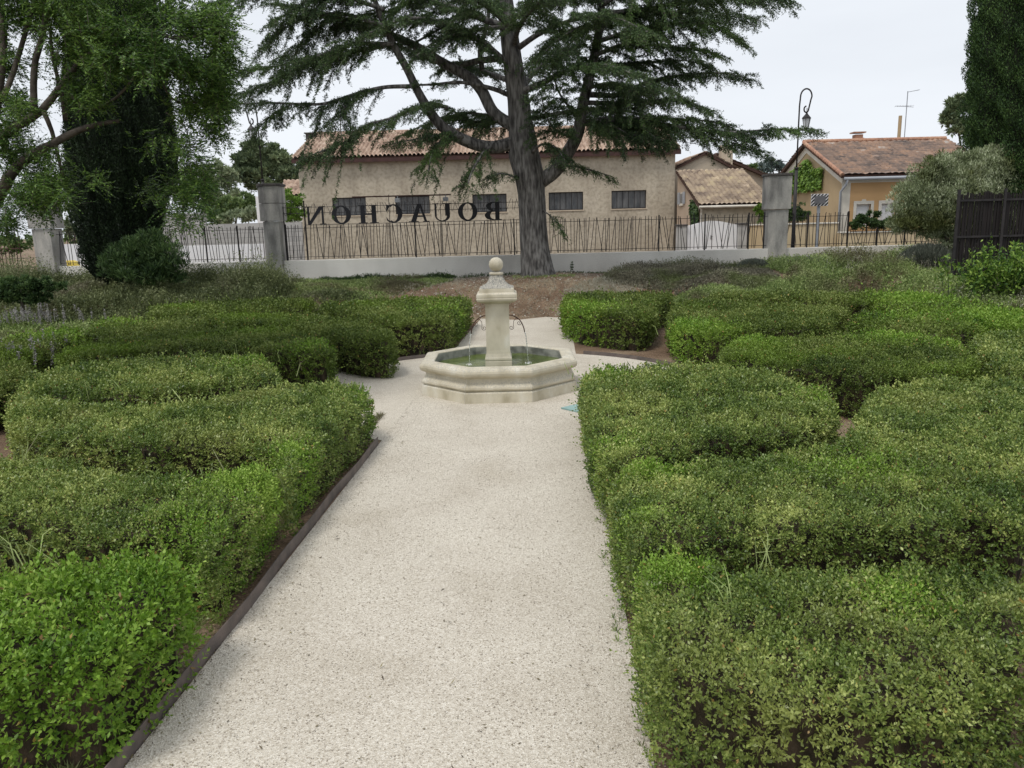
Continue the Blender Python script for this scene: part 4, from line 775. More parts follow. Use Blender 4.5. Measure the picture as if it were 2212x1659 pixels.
roof('roof', (hx1 + .15, hyb + .3, hze - .3 * sl_ + .08), (hx - .18, hyb + .3, hze - .3 * sl_ + .08), (hx - .18, hym, hzr + .08), (hx1 + .15, hym, hzr + .08), .25, .17, .018, M['tile3'], t)
M['redtile'] = tilemat('verge_tile', [(0, (.24, .13, .09)), (.5, (.38, .20, .13)), (1, (.46, .30, .20))], 9, 9)
b = MB()
n_ = 22
for i in range(n_):
    for (ya, za, yb_, zb_) in ((HY - .3, hze - .3 * sl_ + .1, hym, hzr + .1),):
        f0, f1 = i / n_, (i + 1.15) / n_; b.tube([(hx - .16, ya + (yb_ - ya) * f0, za + (zb_ - za) * f0 + .0), (hx - .16, ya + (yb_ - ya) * f1, za + (zb_ - za) * f1 + .035)], [.085, .065], 8)
n_ = 34
for i in range(n_): f0, f1 = i / n_, (i + 1.1) / n_; L_ = hx1 - hx + .3; b.tube([(hx - .18 + L_ * f0, hym, hzr + .12), (hx - .18 + L_ * f1, hym, hzr + .14)], [.10, .085], 8)
b.obj('ridge', M['redtile'], t)
b = MB(); yy = HY - .36; b.tube([(hx - .1, yy, hze - .16), (hx1, yy, hze - .16)], .06, 8); b.tube([(hx + .02, yy, hze - .2), (hx + .0, yy + .06, hze - .38), (hx - .10, HY - .10, hze - .62), (hx - .10, HY - .10, .6)], .045, 8); b.obj('gutter', M['shutter'], t, smooth=True)
q = AT(1852, 305, hym + .3); b = MB(); b.box((q[0] - .2, q[1] - .2, q[2] - .3), (q[0] + .2, q[1] + .2, q[2] + .12)); b.box((q[0] - .16, q[1] - .16, q[2] + .12), (q[0] + .16, q[1] + .16, q[2] + .26)); b.box((q[0] - .26, q[1] - .22, q[2] + .32), (q[0] + .26, q[1] + .22, q[2] + .37)); b.obj('chimney', M['redtile'], t)
a, c = AT(1941, 306, hym + .6), AT(1943, 250, hym + .6); b = MB(); b.tube([(a[0], a[1], a[2] - .3), (a[0], a[1], c[2])], .07, 10); b.obj('flue_pipe', M['ochre2'], t)
a, c = AT(1953, 306, hym + .4), AT(1956, 197, hym + .4); X0 = a[0]; b = MB(); b.tube([(X0, a[1], a[2] - .3), (X0, a[1], c[2])], .018, 6)
zA = AT(1955, 230, hym + .4)[2]; b.tube([(X0 - .48, a[1], zA + .03), (X0 + .34, a[1] + .1, zA - .02)], .010, 5); b.tube([(X0 - .02, a[1], c[2] - .04), (X0 + .5, a[1], c[2] + .05)], .010, 5)
for i in range(7): x = X0 - .44 + .11 * i; b.tube([(x, a[1] - .16, zA + .02), (x, a[1] + .16, zA + .02)], .006, 4)
for i in range(6): x = X0 + .05 + .08 * i; b.tube([(x, a[1] - .1, c[2] - .03 + .012 * i), (x, a[1] + .1, c[2] - .03 + .012 * i)], .006, 4)
b.obj('antenna', M['grey'], t)
# garden walls of the houses
def gwall(name, x0, x1, y, z1, label, mt='lowwall'):
    t = thing(name, ((x0 + x1) / 2, y, .5), label, 'wall'); b = MB(); b.box((x0, y, .3), (x1, y + .25, z1)); b.obj('wall_face', M[mt], t); b = MB(); b.box((x0 - .01, y - .04, z1), (x1 + .01, y + .29, z1 + .05)); b.obj('coping', M['cream'], t, bevel=.01)
yy = 29.0; gwall('garden_wall', AT(1700, 480, yy)[0], AT(1811, 480, yy)[0], yy, AT(1760, 484, yy)[2], 'sand coloured garden wall behind the lamp post, with a pale coping')
gwall('garden_wall', AT(1816, 500, 28.6)[0], 17.8, 28.6, AT(1850, 503, 28.6)[2], 'lower sand coloured garden wall under the ochre house windows')
gwall('garden_wall', AT(1613, 490, 33)[0], AT(1662, 490, 33)[0], 33, AT(1640, 487, 33)[2], 'sand coloured wall piece right of the white gate')
# grey block walls and white wall on the left
BW = 34.0
def bwall(name, ua, ub, y, v, label, mt): 
    a, c = AT(ua, 500, y)[0], AT(ub, 500, y)[0]; b = MB(); b.box((a, y, .3), (c, y + .2, AT((ua + ub) / 2, v, y)[2])); return b.obj(name, M[mt], tagargs=(label, 'wall'))
def blockmat():
    m, tt, N, K = newmat('block_courses'); p = N('ShaderNodeBsdfPrincipled'); o = N('ShaderNodeOutputMaterial'); K(p.outputs[0], o.inputs[0]); p.inputs['Roughness'].default_value = .9
    g = N('ShaderNodeNewGeometry'); mp = N('ShaderNodeMapping'); mp.inputs['Rotation'].default_value = (math.pi / 2, 0, 0); K(g.outputs['Position'], mp.inputs[0])
    b = N('ShaderNodeTexBrick'); K(mp.outputs[0], b.inputs[0]); b.inputs['Scale'].default_value = 1; b.inputs['Brick Width'].default_value = .5; b.inputs['Row Height'].default_value = .2; b.inputs['Mortar Size'].default_value = .012
    b.inputs['Color1'].default_value = (.36, .355, .34, 1); b.inputs['Color2'].default_value = (.44, .43, .41, 1); b.inputs['Mortar'].default_value = (.28, .275, .26, 1); K(b.outputs[0], p.inputs['Base Color']); return m
M['blocks'] = blockmat()
bwall('block_wall', 300, 446, BW, 462, 'tall grey block wall right of the dark cypress', 'blocks')
bwall('block_wall', 447, 652, BW, 482, 'low grey block wall behind the pillar left of the lettering', 'blocks')
bwall('white_wall', 120, 210, 31, 527, 'white painted low wall left of the dark cypress', 'white')
bwall('white_wall', 385, 566, 31, 529, 'white painted low wall behind the left bar fence', 'white')
t = thing('white_house', (AT(600, 440, 50)[0], 50, .5), 'small white house with a pale tile roof between the pillar and the long building', 'house')
a, c = AT(548, 425, 50), AT(700, 420, 50); zt_ = AT(625, 423, 50)[2]; b = MB(); b.box((AT(600, 425, 50)[0], 50, .3), (c[0], 54, zt_)); b.obj('wall', M['white'], t)
zt2 = AT(620, 390, 53)[2]; roof('roof', (AT(606, 420, 49.8)[0], 49.8, zt_), (c[0], 49.8, zt_), (c[0], 53, zt2), (AT(614, 390, 53)[0], 53, zt2), .24, .4, .07, M['tile'], t)
b = MB(); a = AT(552, 430, 44); c = AT(580, 430, 44); b.box((a[0], 44, .3), (c[0], 44.6, AT(560, 424, 44)[2])); b.obj('white_screen_wall', M['white'], tagargs=('white wall end just left of the pillar, before the green trees', 'wall'))
# street things
def lamp(x, y, z0, ztop, label, flip=1):
    t = thing('street_lamp', (x, y, z0), label, 'street lamp', 'crook topped street lamps')
    zm = z0 + .55 * (ztop - z0); b = MB(); b.tube([(x, y, z0), (x, y, z0 + 1.2), (x, y, zm)], [.075, .062, .052], 10); b.tube([(x, y, zm), (x, y, zm + .06)], [.07, .07], 10)
    ra = .19 * flip; zt_ = ztop - .25; arc = [(x, zm), (x, zt_ - .3)] + [(x + .02 * flip + ra - ra * math.cos(a), zt_ + .25 * math.sin(a)) for a in np.linspace(0, math.pi, 14)] + [(x + 1.95 * ra + .02 * flip - .02 * i * flip, zt_ - .1 * i) for i in range(1, 5)]
    xe, zx = arc[-1]; arc += [(xe - .17 * ra / .19 * (1 - math.cos(a)) * .45, zx - .10 * math.sin(a)) for a in np.linspace(.5, 4.6, 10)]
    b.tube([(p, y, q) for p, q in arc], .026, 8); b.obj('post', M['iron'], t, smooth=True)
    lx = x + 1.35 * ra; lz = zx - .12
    b = MB(); ring = lambda r, z, n=6: [(lx + r * math.cos(2 * math.pi * i / n), y + r * math.sin(2 * math.pi * i / n), z) for i in range(n)]
    b.tube([(lx, y, lz + .16), (lx, y, lz)], .012, 6); b.rings([ring(.02, lz + .02), ring(.05, lz - .04), ring(.15, lz - .15), ring(.16, lz - .18)], cap0=True, cap1=True); lt = b.obj('lantern_hood', M['iron'], t)
    b = MB(); b.rings([ring(.13, lz - .185), ring(.075, lz - .47)], cap0=True, cap1=True); b.obj('glass', M['lanternglass'], lt)
    b = MB(); A_, B_ = ring(.135, lz - .18), ring(.08, lz - .48)
    for p, q in zip(A_, B_): b.tube([p, q], .008, 4)
    b.rings([ring(.085, lz - .475), ring(.02, lz - .56)], cap0=True, cap1=True); b.obj('lantern_frame', M['iron'], lt)
M['lanternglass'] = mat('lantern_glass', (.62, .64, .66), (.7, .72, .74), rough=.2)
ly_ = 27.0; q = AT(1718, 400, ly_); lamp(AT(1716, 460, ly_)[0], ly_, .5, AT(1728, 192, ly_)[2], 'black crook topped street lamp beside the stained pillar')
ly_ = 30.0; lamp(AT(563, 340, ly_)[0], ly_, .5, AT(560, 222, ly_)[2], 'black street lamp half hidden by cedar twigs above the left pillar', -1)
# traffic mirror
my = 26.0; mx_ = AT(1770, 432, my)[0]; mz = AT(1770, 432, my)[2]; t = thing('traffic_mirror', (mx_, my, .5), 'traffic mirror with a black and white striped frame on a grey post', 'mirror')
b = MB(); b.box((mx_ - .045, my, .45), (mx_ + .045, my + .06, mz - .1)); b.obj('post', M['grey'], t)
b = MB(); b.box((mx_ - .285, my - .03, mz - .195), (mx_ + .285, my - .01, mz + .195)); fr = b.obj('frame', M['white'], t, bevel=.008)
b = MB(); W2, H2 = .28, .19
for k in np.arange(-.56, .56, .112):         # diagonal black stripes clipped to the frame
    poly = []
    for x_a, dz in ((k, 0), (k + .036, 0)): pass
    pts4 = [(k - H2, -H2), (k - H2 + .062, -H2), (k + H2 + .062, H2), (k + H2, H2)]
    def clip(P, ax, lim, s):
        out = []
        for i in range(len(P)):
            p, q2 = P[i], P[(i + 1) % len(P)]; ip, iq = (p[ax] - lim) * s <= 0, (q2[ax] - lim) * s <= 0
            if ip: out.append(p)
            if ip != iq: f = (lim - p[ax]) / (q2[ax] - p[ax]); out.append((p[0] + f * (q2[0] - p[0]), p[1] + f * (q2[1] - p[1])))
        return out
    P_ = clip(clip(pts4, 0, W2, 1), 0, -W2, -1)
    if len(P_) >= 3: b.prism_y([(mx_ + p[0], mz + p[1]) for p in P_], my - .034, my - .031)
b.obj('stripe_pattern', M['black'], fr)
b = MB(); b.prism_y([(mx_ + x, mz + z) for x, z in ((-.17, -.12), (.15, -.12), (.185, -.09), (.185, .10), (.15, .13), (-.15, .13), (-.18, .10), (-.18, -.10))], my - .05, my - .036); b.obj('mirror_face', M['mirror'], t)
# dark slatted panel on the right
PY = 17.6
t = thing('slat_fence', (AT(2130, 500, PY)[0], PY, .5), 'dark brown vertical slat fence in front of the olive tree', 'fence')
x0, x1 = AT(2064, 500, PY)[0], AT(2330, 500, PY)[0]; ztp = AT(2064, 424, PY)[2]; b = MB(); r_ = np.random.default_rng(8); x = x0
while x < x1: b.box((x, PY + .02 * r_.random(), .45), (x + .035 + .03 * r_.random(), PY + .03, ztp + .10 * r_.random())); x += .058 + .016 * r_.random()
b.obj('slat_panel', M['darkslat'], t)
for z in (ztp - .12, ztp - .92): b = MB(); b.box((x0 - .04, PY - .03, z), (x1, PY - .001, z + .045)); b.obj('rail', M['iron'], t)
for u in (2064, 2163): b = MB(); x = AT(u, 480, PY)[0]; b.box((x - .03, PY - .06, .45), (x + .03, PY - .031, ztp + .14)); b.obj('post', M['iron'], t)
# cable between the masts
a, c = AT(1560, 318, 60), AT(1720, 352, 60); b = MB(); b.tube([(a[0] - 20, 60, a[2] + 3)] + [(a[0] + (c[0] - a[0]) * i / 8, 60, a[2] + (c[2] - a[2]) * i / 8 - .15 * math.sin(math.pi * i / 8)) for i in range(9)], .02, 4); b.obj('cable', M['iron'], tagargs=('thin cable crossing the sky above the outbuilding', 'cable'))

# ------------------------------------------------------------ trees and shrubs
def smooth_path(P, step=.12):
    P = np.array(P, float); P = np.vstack([2 * P[0] - P[1], P, 2 * P[-1] - P[-2]]); out = []
    for i in range(1, len(P) - 2):
        p0, p1, p2, p3 = P[i - 1:i + 3]; n = max(2, int(np.linalg.norm(p2 - p1) / step))
        for t_ in np.arange(n) / n: out.append(.5 * ((2 * p1) + (-p0 + p2) * t_ + (2 * p0 - 5 * p1 + 4 * p2 - p3) * t_ ** 2 + (-p0 + 3 * p1 - 3 * p2 + p3) * t_ ** 3))
    out.append(P[-2]); return np.array(out)
def px_path(uv, y0, y1):
    L_ = np.concatenate([[0], np.cumsum([math.hypot(uv[i + 1][0] - uv[i][0], uv[i + 1][1] - uv[i][1]) for i in range(len(uv) - 1)])]); L_ /= L_[-1]
    return [AT(u, v, y0 + (y1 - y0) * f) for (u, v), f in zip(uv, L_)]
TX, TY = float(AT(1163, 597, 20)[0]), 20.0
t = thing('cedar_tree', (TX, TY, .6), 'big cedar with drooping layered branches growing on the soil mound before the wall', 'tree')
tr = [(1163, 618, 100), (1163, 600, 82), (1160, 580, 72), (1156, 540, 63), (1151, 480, 58), (1147, 420, 58), (1143, 380, 64), (1134, 340, 66), (1129, 300, 58), (1123, 260, 50), (1120, 220, 46), (1114, 170, 43), (1106, 120, 40), (1098, 60, 37), (1090, 0, 34), (1083, -70, 33), (1078, -150, 27), (1072, -250, 19), (1068, -340, 10), (1066, -400, 4)]
tp = smooth_path([(*AT(u, v, TY)[:1], TY, AT(u, v, TY)[2]) for u, v, _ in tr], .12); tw = np.interp(tp[:, 2], [AT(u, v, TY)[2] for u, v, _ in tr], [w_ / 2 / 85 for *_, w_ in tr])
rr = []
for i, p in enumerate(tp):
    h = p[2]; fl = max(0, 1.2 - h) * .5
    rr.append([(p[0] + r_ * math.cos(a), p[1] + r_ * math.sin(a), p[2]) for a in np.linspace(0, 2 * math.pi, 40, endpoint=False) for r_ in [tw[i] * (1 + .10 * fl * math.cos(5 * a + 1) + .012 * math.sin(11 * a + h * .7) + .010 * math.sin(17 * a - h * 2) + .006 * math.sin(23 * a + h * 1.3) + .03 * math.sin(h * 3 + a))]])
b = MB(); b.rings(rr, cap1=True); b.obj('trunk', M['bark'], t, smooth=True)
TUFT = []; TWIG = []
def cedar_limb(P, r0, r1, f0=.25, sub=1.0, droop=.25, dens=1.0, wood=True, w0=None, upk=.1, seed=0):
    r = np.random.default_rng(seed + 100); path = smooth_path(P, .12); n = len(path); rad = np.linspace(r0, r1, n) * (1 + .06 * r.normal(size=n).cumsum() / math.sqrt(n))
    if wood:
        bb = MB(); bb.tube(path, list(rad), 9); bb.obj('limb', M['bark'], t, smooth=True)
    S0, SD, SL, SR = [], [], [], []
    for i in range(int(n * f0), n):
        f = i / n; tg = path[min(i + 1, n - 1)] - path[max(i - 1, 0)]; tg /= np.linalg.norm(tg) + 1e-9
        side = np.cross(tg, [0, 0, 1.]); side /= np.linalg.norm(side) + 1e-9
        for sg in (-1, 1):
            if r.random() > dens: continue
            d = side * sg * r.uniform(.4, 1.1) + tg * r.uniform(.3, 1.0) + np.array([0, 0, r.uniform(-.28, .2) + upk * .3]); d /= np.linalg.norm(d)
            S0.append(path[i] + .03 * r.normal(size=3)); SD.append(d); SL.append(1.25 * sub * r.uniform(.35, 1.1) * (1.15 - .75 * f)); SR.append(droop * r.uniform(.5, 1.6))
    S0.append(path[-1]); SD.append(tg); SL.append(sub * .45); SR.append(droop)
    S0, SD, SL, SR = map(np.array, (S0, SD, SL, SR)); sp = .055
    cnt = np.maximum(3, (SL / sp).astype(int)); I = np.repeat(np.arange(len(S0)), cnt); k = np.concatenate([np.arange(c) for c in cnt]); s = (k + r.random(len(k))) * sp
    pt = S0[I] + SD[I] * s[:, None]; pt[:, 2] -= SR[I] * s ** 2
    dd = SD[I].copy(); dd[:, 2] -= 2 * SR[I] * s; dd = unit(dd); m = s < SL[I] * 1.02; I, s, pt, dd = I[m], s[m], pt[m], dd[m]
    TWIG.append((pt, dd, rvec(len(pt), r), np.full(len(pt), sp * 1.5), np.full(len(pt), .014)))
    for sg in (-1, 1):                                            # side shoots
        sd_ = np.cross(dd, [0, 0, 1.]); td = unit(sd_ * sg * r.uniform(.3, 1, (len(dd), 1)) + dd * .7 + np.array([0, 0, -1.]) * r.uniform(-.2, .55 + droop, (len(dd), 1)))
        tl = (.09 + .24 * r.random(len(dd))) * np.clip(1.2 - s / (SL[I] + .3), .3, 1)
        TWIG.append((pt, td, rvec(len(pt), r), tl, np.full(len(pt), .007)))
        for q in np.arange(.1, 1.01, .13):
            c = pt + td * (tl * q)[:, None] + .008 * r.normal(size=pt.shape)
            for _ in range(2):
                nd = unit(td * .5 + rvec(len(c), r) * .9 + np.array([0, 0, .35])); TUFT.append((c, nd, rvec(len(c), r), .034 + .024 * r.random(len(c)), .013 + .006 * r.random(len(c))))
    for _ in range(3): nd = unit(dd * .3 + rvec(len(pt), r) + np.array([0, 0, .5])); TUFT.append((pt, nd, rvec(len(pt), r), .034 + .024 * r.random(len(pt)), .013 + .006 * r.random(len(pt))))
CL = [  # photo pixels of each limb, depth at start and end, radii, foliage start, side length, droop, density
 ([(1115, 307), (1060, 318), (1002, 302), (954, 272), (925, 235), (900, 192), (880, 150), (858, 112), (842, 80), (820, 30), (800, -30)], 20, 18.6, .17, .05, .72, .9, .3, .7),
 ([(1108, 272), (1066, 243), (1040, 195), (1011, 166), (954, 134), (890, 95), (800, 60), (700, 30), (600, 10)], 20, 20.6, .16, .03, .45, 1.0, .35, .8),
 ([(890, 186), (826, 189), (762, 205), (698, 224), (634, 224), (570, 222), (500, 226)], 18.9, 18.4, .05, .012, .15, .8, .8, .85),
 ([(1088, 125), (1034, 131), (980, 140), (920, 120), (860, 100)], 20, 21.5, .09, .03, .3, .9, .3, .8),
 ([(1042, 150), (1037, 110), (1050, 58), (1058, 0), (1050, -60)], 20.4, 21, .07, .03, .3, .8, .3, .7),
 ([(1098, 205), (1066, 192), (1000, 178), (940, 182), (900, 184)], 20, 19, .06, .02, .4, .6, .4, .5),
 ([(850, 95), (762, 95), (682, 122), (602, 142), (556, 148)], 18.7, 17.9, .05, .01, .1, 1.0, .45, 1.0),
 ([(830, 100), (762, 112), (666, 138), (586, 176), (528, 205)], 18.9, 19.4, .05, .01, .1, .9, .45, 1.0),
 ([(842, 60), (740, 30), (660, 40), (600, 70), (566, 104)], 18.6, 18.6, .05, .01, .1, .9, .5, .9),
 ([(830, 20), (700, -20), (600, -30), (520, -10), (470, 6)], 18.6, 17.8, .05, .01, .1, .9, .4, 1.0),
 ([(1095, 60), (1000, 25), (900, -10), (800, -40)], 20, 18.8, .09, .02, .2, 1.1, .3, 1.0),
 ([(1110, 150), (1040, 90), (960, 50), (880, 40), (800, 70)], 20, 18.0, .08, .02, .35, .9, .3, .9),
 ([(967, 232), (922, 226), (842, 256), (790, 270), (757, 300)], 18.9, 18.2, .05, .012, .05, .8, .55, 1.1),
 ([(1000, 295), (960, 300), (935, 330), (925, 370)], 19.3, 18.6, .05, .015, .1, .7, 1.0, 1.0),
 ([(1060, 315), (1040, 335), (1020, 370), (1010, 400)], 19.6, 18.9, .05, .015, .1, .7, 1.0, .9),
 ([(762, 300), (720, 318), (680, 332), (655, 345)], 18.2, 17.8, .03, .01, 0, .7, .9, 1.0),
 ([(700, 226), (690, 262), (670, 300), (655, 330)], 18.5, 18.2, .02, .008, .2, .6, .8, .7),
 ([(1120, 260), (1080, 262), (1020, 262), (980, 240)], 20, 21.2, .06, .02, .3, .9, .4, 1.1),
 # right side
 ([(1168, 392), (1200, 368), (1224, 334), (1248, 288), (1260, 224), (1275, 160), (1290, 90), (1300, 10), (1305, -60)], 20, 19.4, .19, .07, .45, 1.0, .3, .9),
 ([(1262, 266), (1320, 258), (1382, 262), (1478, 276), (1574, 286), (1670, 280), (1750, 282)], 19.5, 17.9, .08, .012, .12, .75, .5, 1.2),
 ([(1262, 222), (1340, 222), (1414, 216), (1478, 218), (1530, 238)], 19.5, 18.6, .06, .012, .1, .8, .4, 1.1),
 ([(1275, 205), (1340, 205), (1398, 178), (1478, 162), (1558, 158), (1612, 168)], 19.6, 19.4, .07, .012, .15, .75, .5, 1.1),
 ([(1284, 120), (1350, 96), (1414, 98), (1500, 106), (1535, 112)], 19.5, 18.8, .06, .012, .1, 1.0, .4, 1.1),
 ([(1290, 90), (1382, 62), (1470, 50), (1542, 54), (1600, 88)], 19.5, 18.2, .06, .012, .1, .9, .5, 1.1),
 ([(1298, 30), (1400, 18), (1500, 2), (1600, -6), (1690, 0)], 19.4, 18.4, .06, .012, .15, .9, .45, 1.1),
 ([(1110, 110), (1170, 70), (1250, 40), (1330, 40), (1400, 70)], 20, 17.6, .08, .02, .25, 1.1, .35, 1.1),
 ([(1120, 200), (1170, 180), (1230, 150), (1300, 140), (1370, 160)], 20, 17.2, .08, .02, .35, 1.0, .4, 1.1),
 ([(1125, 260), (1180, 250), (1240, 240), (1320, 235), (1400, 250)], 20, 21.8, .07, .02, .3, 1.0, .4, 1.0),
 ([(1260, 260), (1300, 262), (1340, 280), (1370, 300)], 19.4, 18.6, .04, .012, .1, .8, .8, 1.0),
 ([(1380, 264), (1400, 285), (1420, 300)], 18.8, 18.5, .02, .01, .2, .6, .9, .9),
 ([(1180, 372), (1222, 358), (1270, 366), (1318, 380)], 20, 19.4, .04, .01, .25, .35, .8, .9),
 ([(1150, 330), (1170, 312), (1200, 318), (1220, 345)], 19.6, 18.6, .035, .01, .3, .55, .7, 1.2),
 ([(1172, 455), (1188, 465), (1206, 485), (1215, 500)], 19.8, 19.5, .02, .008, .3, .25, .8, 1.1),
 ([(1130, 395), (1100, 378), (1070, 376), (1050, 392)], 20, 19.5, .03, .01, .3, .4, .8, .8),
 ([(1280, 150), (1330, 140), (1400, 135), (1470, 130), (1520, 140)], 19.6, 20.4, .05, .012, .1, 1.0, .5, 1.1),
 ([(1270, 190), (1320, 180), (1370, 190), (1440, 195)], 19.5, 17.6, .05, .012, .1, 1.0, .6, 1.1),
 ([(1290, 70), (1340, 30), (1420, 25), (1520, 30), (1620, 40)], 19.4, 20.6, .05, .012, .1, 1.0, .5, 1.1),
 ([(1298, 10), (1360, -20), (1450, -30), (1560, -30), (1640, -10)], 19.4, 17.2, .06, .012, .1, 1.1, .5, 1.1),
 ([(1240, 300), (1200, 280), (1180, 250), (1170, 210)], 19.3, 18.2, .04, .012, .1, .8, .5, 1.1),
 ([(1255, 250), (1220, 220), (1200, 180), (1190, 140)], 19.3, 18.0, .04, .012, .1, .9, .5, 1.1),
 ([(1290, 60), (1250, 60), (1200, 90), (1170, 120)], 19.3, 18.0, .04, .012, .1, 1.0, .5, 1.1),
 ([(1262, 262), (1330, 270), (1400, 280), (1440, 300)], 19.5, 20.8, .05, .012, .1, .8, .7, 1.1),
 ([(1300, 262), (1390, 255), (1480, 258), (1560, 268), (1620, 300)], 19.2, 18.6, .04, .01, .1, .7, .6, 1.1),
 ([(1480, 276), (1540, 300), (1600, 312), (1650, 330)], 18.7, 18.2, .02, .008, .1, .5, .8, 1.0),
 ([(1110, 60), (1060, 60), (1000, 70), (940, 90), (900, 120)], 20, 18.3, .06, .012, .2, .9, .5, .9),
 ([(900, 90), (960, 60), (1010, 70), (1060, 110)], 20.3, 19.0, .03, .01, .1, .8, .6, .9),
 ([(740, 30), (690, 60), (650, 100), (620, 120)], 18.6, 19.6, .03, .01, .1, .9, .6, 1.0),
 ([(800, -30), (740, -40), (680, -10), (640, 20), (600, 40)], 18.6, 18.0, .04, .01, .1, 1.0, .5, 1.1),
 ([(900, -20), (860, 20), (800, 30), (740, 60)], 19, 19.6, .04, .01, .1, 1.0, .5, 1.0),
 ([(634, 224), (600, 240), (570, 265), (550, 290)], 18.4, 18.8, .02, .008, .1, .6, .9, .9),
 ([(762, 205), (740, 240), (735, 270), (740, 300)], 18.6, 18.0, .02, .008, .1, .7, .9, .9),
 ([(980, 295), (960, 290), (900, 300), (850, 310)], 19.2, 18.8, .03, .01, .05, .6, .9, 1.0),
 ([(1125, 262), (1060, 250), (1000, 245), (940, 262), (880, 285)], 20, 21.6, .05, .012, .1, .9, .6, 1.1),
 ([(1262, 262), (1300, 278), (1360, 290), (1430, 302)], 19.5, 18.4, .04, .012, .1, .7, .8, 1.1),
 # toward the viewer, the back and the top
 ([(1110, 100), (1120, 60), (1150, 20), (1180, -10)], 20, 16.6, .08, .02, .35, 1.1, .3, 1.1),
 ([(1106, 60), (1060, 20), (1010, -10), (960, -30)], 20, 17.0, .08, .02, .3, 1.1, .3, 1.0),
 ([(1125, 200), (1150, 160), (1200, 120), (1240, 100)], 20, 23.4, .08, .02, .3, 1.1, .3, 1.0),
 ([(1118, 180), (1060, 160), (1010, 140), (960, 150)], 20, 23.4, .08, .02, .3, 1.0, .3, .8),
 ([(1105, 40), (1200, 0), (1320, -20), (1440, -20)], 20, 21.5, .08, .02, .2, 1.1, .3, 1.0),
 ([(1100, 20), (980, -20), (860, -40), (760, -20)], 20, 21.8, .08, .02, .2, 1.1, .35, 1.0),
 ([(1090, -40), (1200, -60), (1320, -50), (1450, -30)], 20, 18.4, .08, .02, .2, 1.2, .3, 1.0),
 ([(1090, -30), (960, -70), (820, -70), (700, -40)], 20, 19.2, .08, .02, .2, 1.2, .3, 1.0),
]
for i, (uv, y0, y1, r0, r1, f0, sub, dr, de) in enumerate(CL): cedar_limb(px_path(uv, y0, y1), r0, r1, f0, sub, dr, de, seed=i)
r_ = np.random.default_rng(9)
for i in range(16):                      # crown above the frame
    z = 7.4 + i * .42; a = i * 2.4; Lm = 3.6 * (1 - (z - 7) / 8.5) + .4; x0 = float(np.interp(z, tp[:, 2], tp[:, 0])); c = (x0, TY, z)
    cedar_limb([c, (c[0] + Lm * .4 * math.cos(a), c[1] + Lm * .4 * math.sin(a), z + .25), (c[0] + Lm * .75 * math.cos(a), c[1] + Lm * .75 * math.sin(a), z + .3), (c[0] + Lm * math.cos(a), c[1] + Lm * math.sin(a), z + .1)], .06, .012, .2, .9, .3, .75, seed=60 + i)
cloud('twigs', TWIG, M['bark2'], t)
cloud('foliage', TUFT, M['cedar'], t)

# tree with compound leaves, reaching in from the left
AY = 9.6
t = thing('leaf_tree', (-8.6, AY, .0), 'broad leaved tree with long compound leaves reaching in from the left edge', 'tree')
z1c = .3733
b = MB(); b.tube(smooth_path([(-8.6, AY, -.1), (-8.4, AY, 1.0), (-8.0, AY, 2.0)] , .2), list(np.linspace(.26, .2, len(smooth_path([(-8.6, AY, -.1), (-8.4, AY, 1.0), (-8.0, AY, 2.0)], .2)))), 12); b.obj('trunk', M['bark2'], t, smooth=True)
def limb2(pts, y0, y1, r0, r1, from_trunk=False):
    P = px_path([(x * z1c, y * z1c) for x, y in pts], y0, y1)
    if from_trunk: P = [np.array([-8.05, AY, 1.9])] + P
    path = smooth_path(P, .15); bb = MB(); bb.tube(path, list(np.linspace(r0, r1, len(path))), 9); bb.obj('limb', M['bark2'], t, smooth=True)
limb2([(-180, 1300), (0, 1120), (60, 1010), (150, 920), (300, 835), (430, 765), (560, 720), (690, 700)], 9.6, 9.2, .13, .02, True)
limb2([(-250, 1000), (0, 800), (120, 715), (240, 640), (350, 500), (450, 370), (560, 290), (700, 260), (900, 290)], 9.6, 9.0, .10, .015, True)
limb2([(200, 655), (195, 500), (205, 350), (250, 200), (270, 0), (280, -150)], 9.3, 9.4, .04, .025)
limb2([(-60, 620), (20, 560), (90, 380), (150, 180), (210, 0), (240, -120)], 9.4, 9.8, .035, .02)
limb2([(-30, 700), (10, 400), (20, 200), (0, 0), (-10, -100)], 9.6, 10.0, .05, .035)
limb2([(420, 560), (520, 640), (680, 560), (780, 440)], 9.2, 8.9, .02, .012)
limb2([(380, 700), (360, 560), (310, 350), (290, 180)], 9.5, 9.6, .03, .015)
limb2([(700, 260), (850, 180), (1000, 220), (1150, 210), (1250, 150)], 9.1, 8.9, .03, .01)
limb2([(900, 290), (980, 560), (1100, 590), (1260, 600)], 9.0, 9.1, .02, .008)
limb2([(960, 650), (1060, 720), (1090, 800), (1060, 880)], 9.0, 9.1, .008, .004)
limb2([(250, 640), (300, 760), (340, 920), (360, 1040), (330, 1130)], 9.3, 9.4, .03, .008)
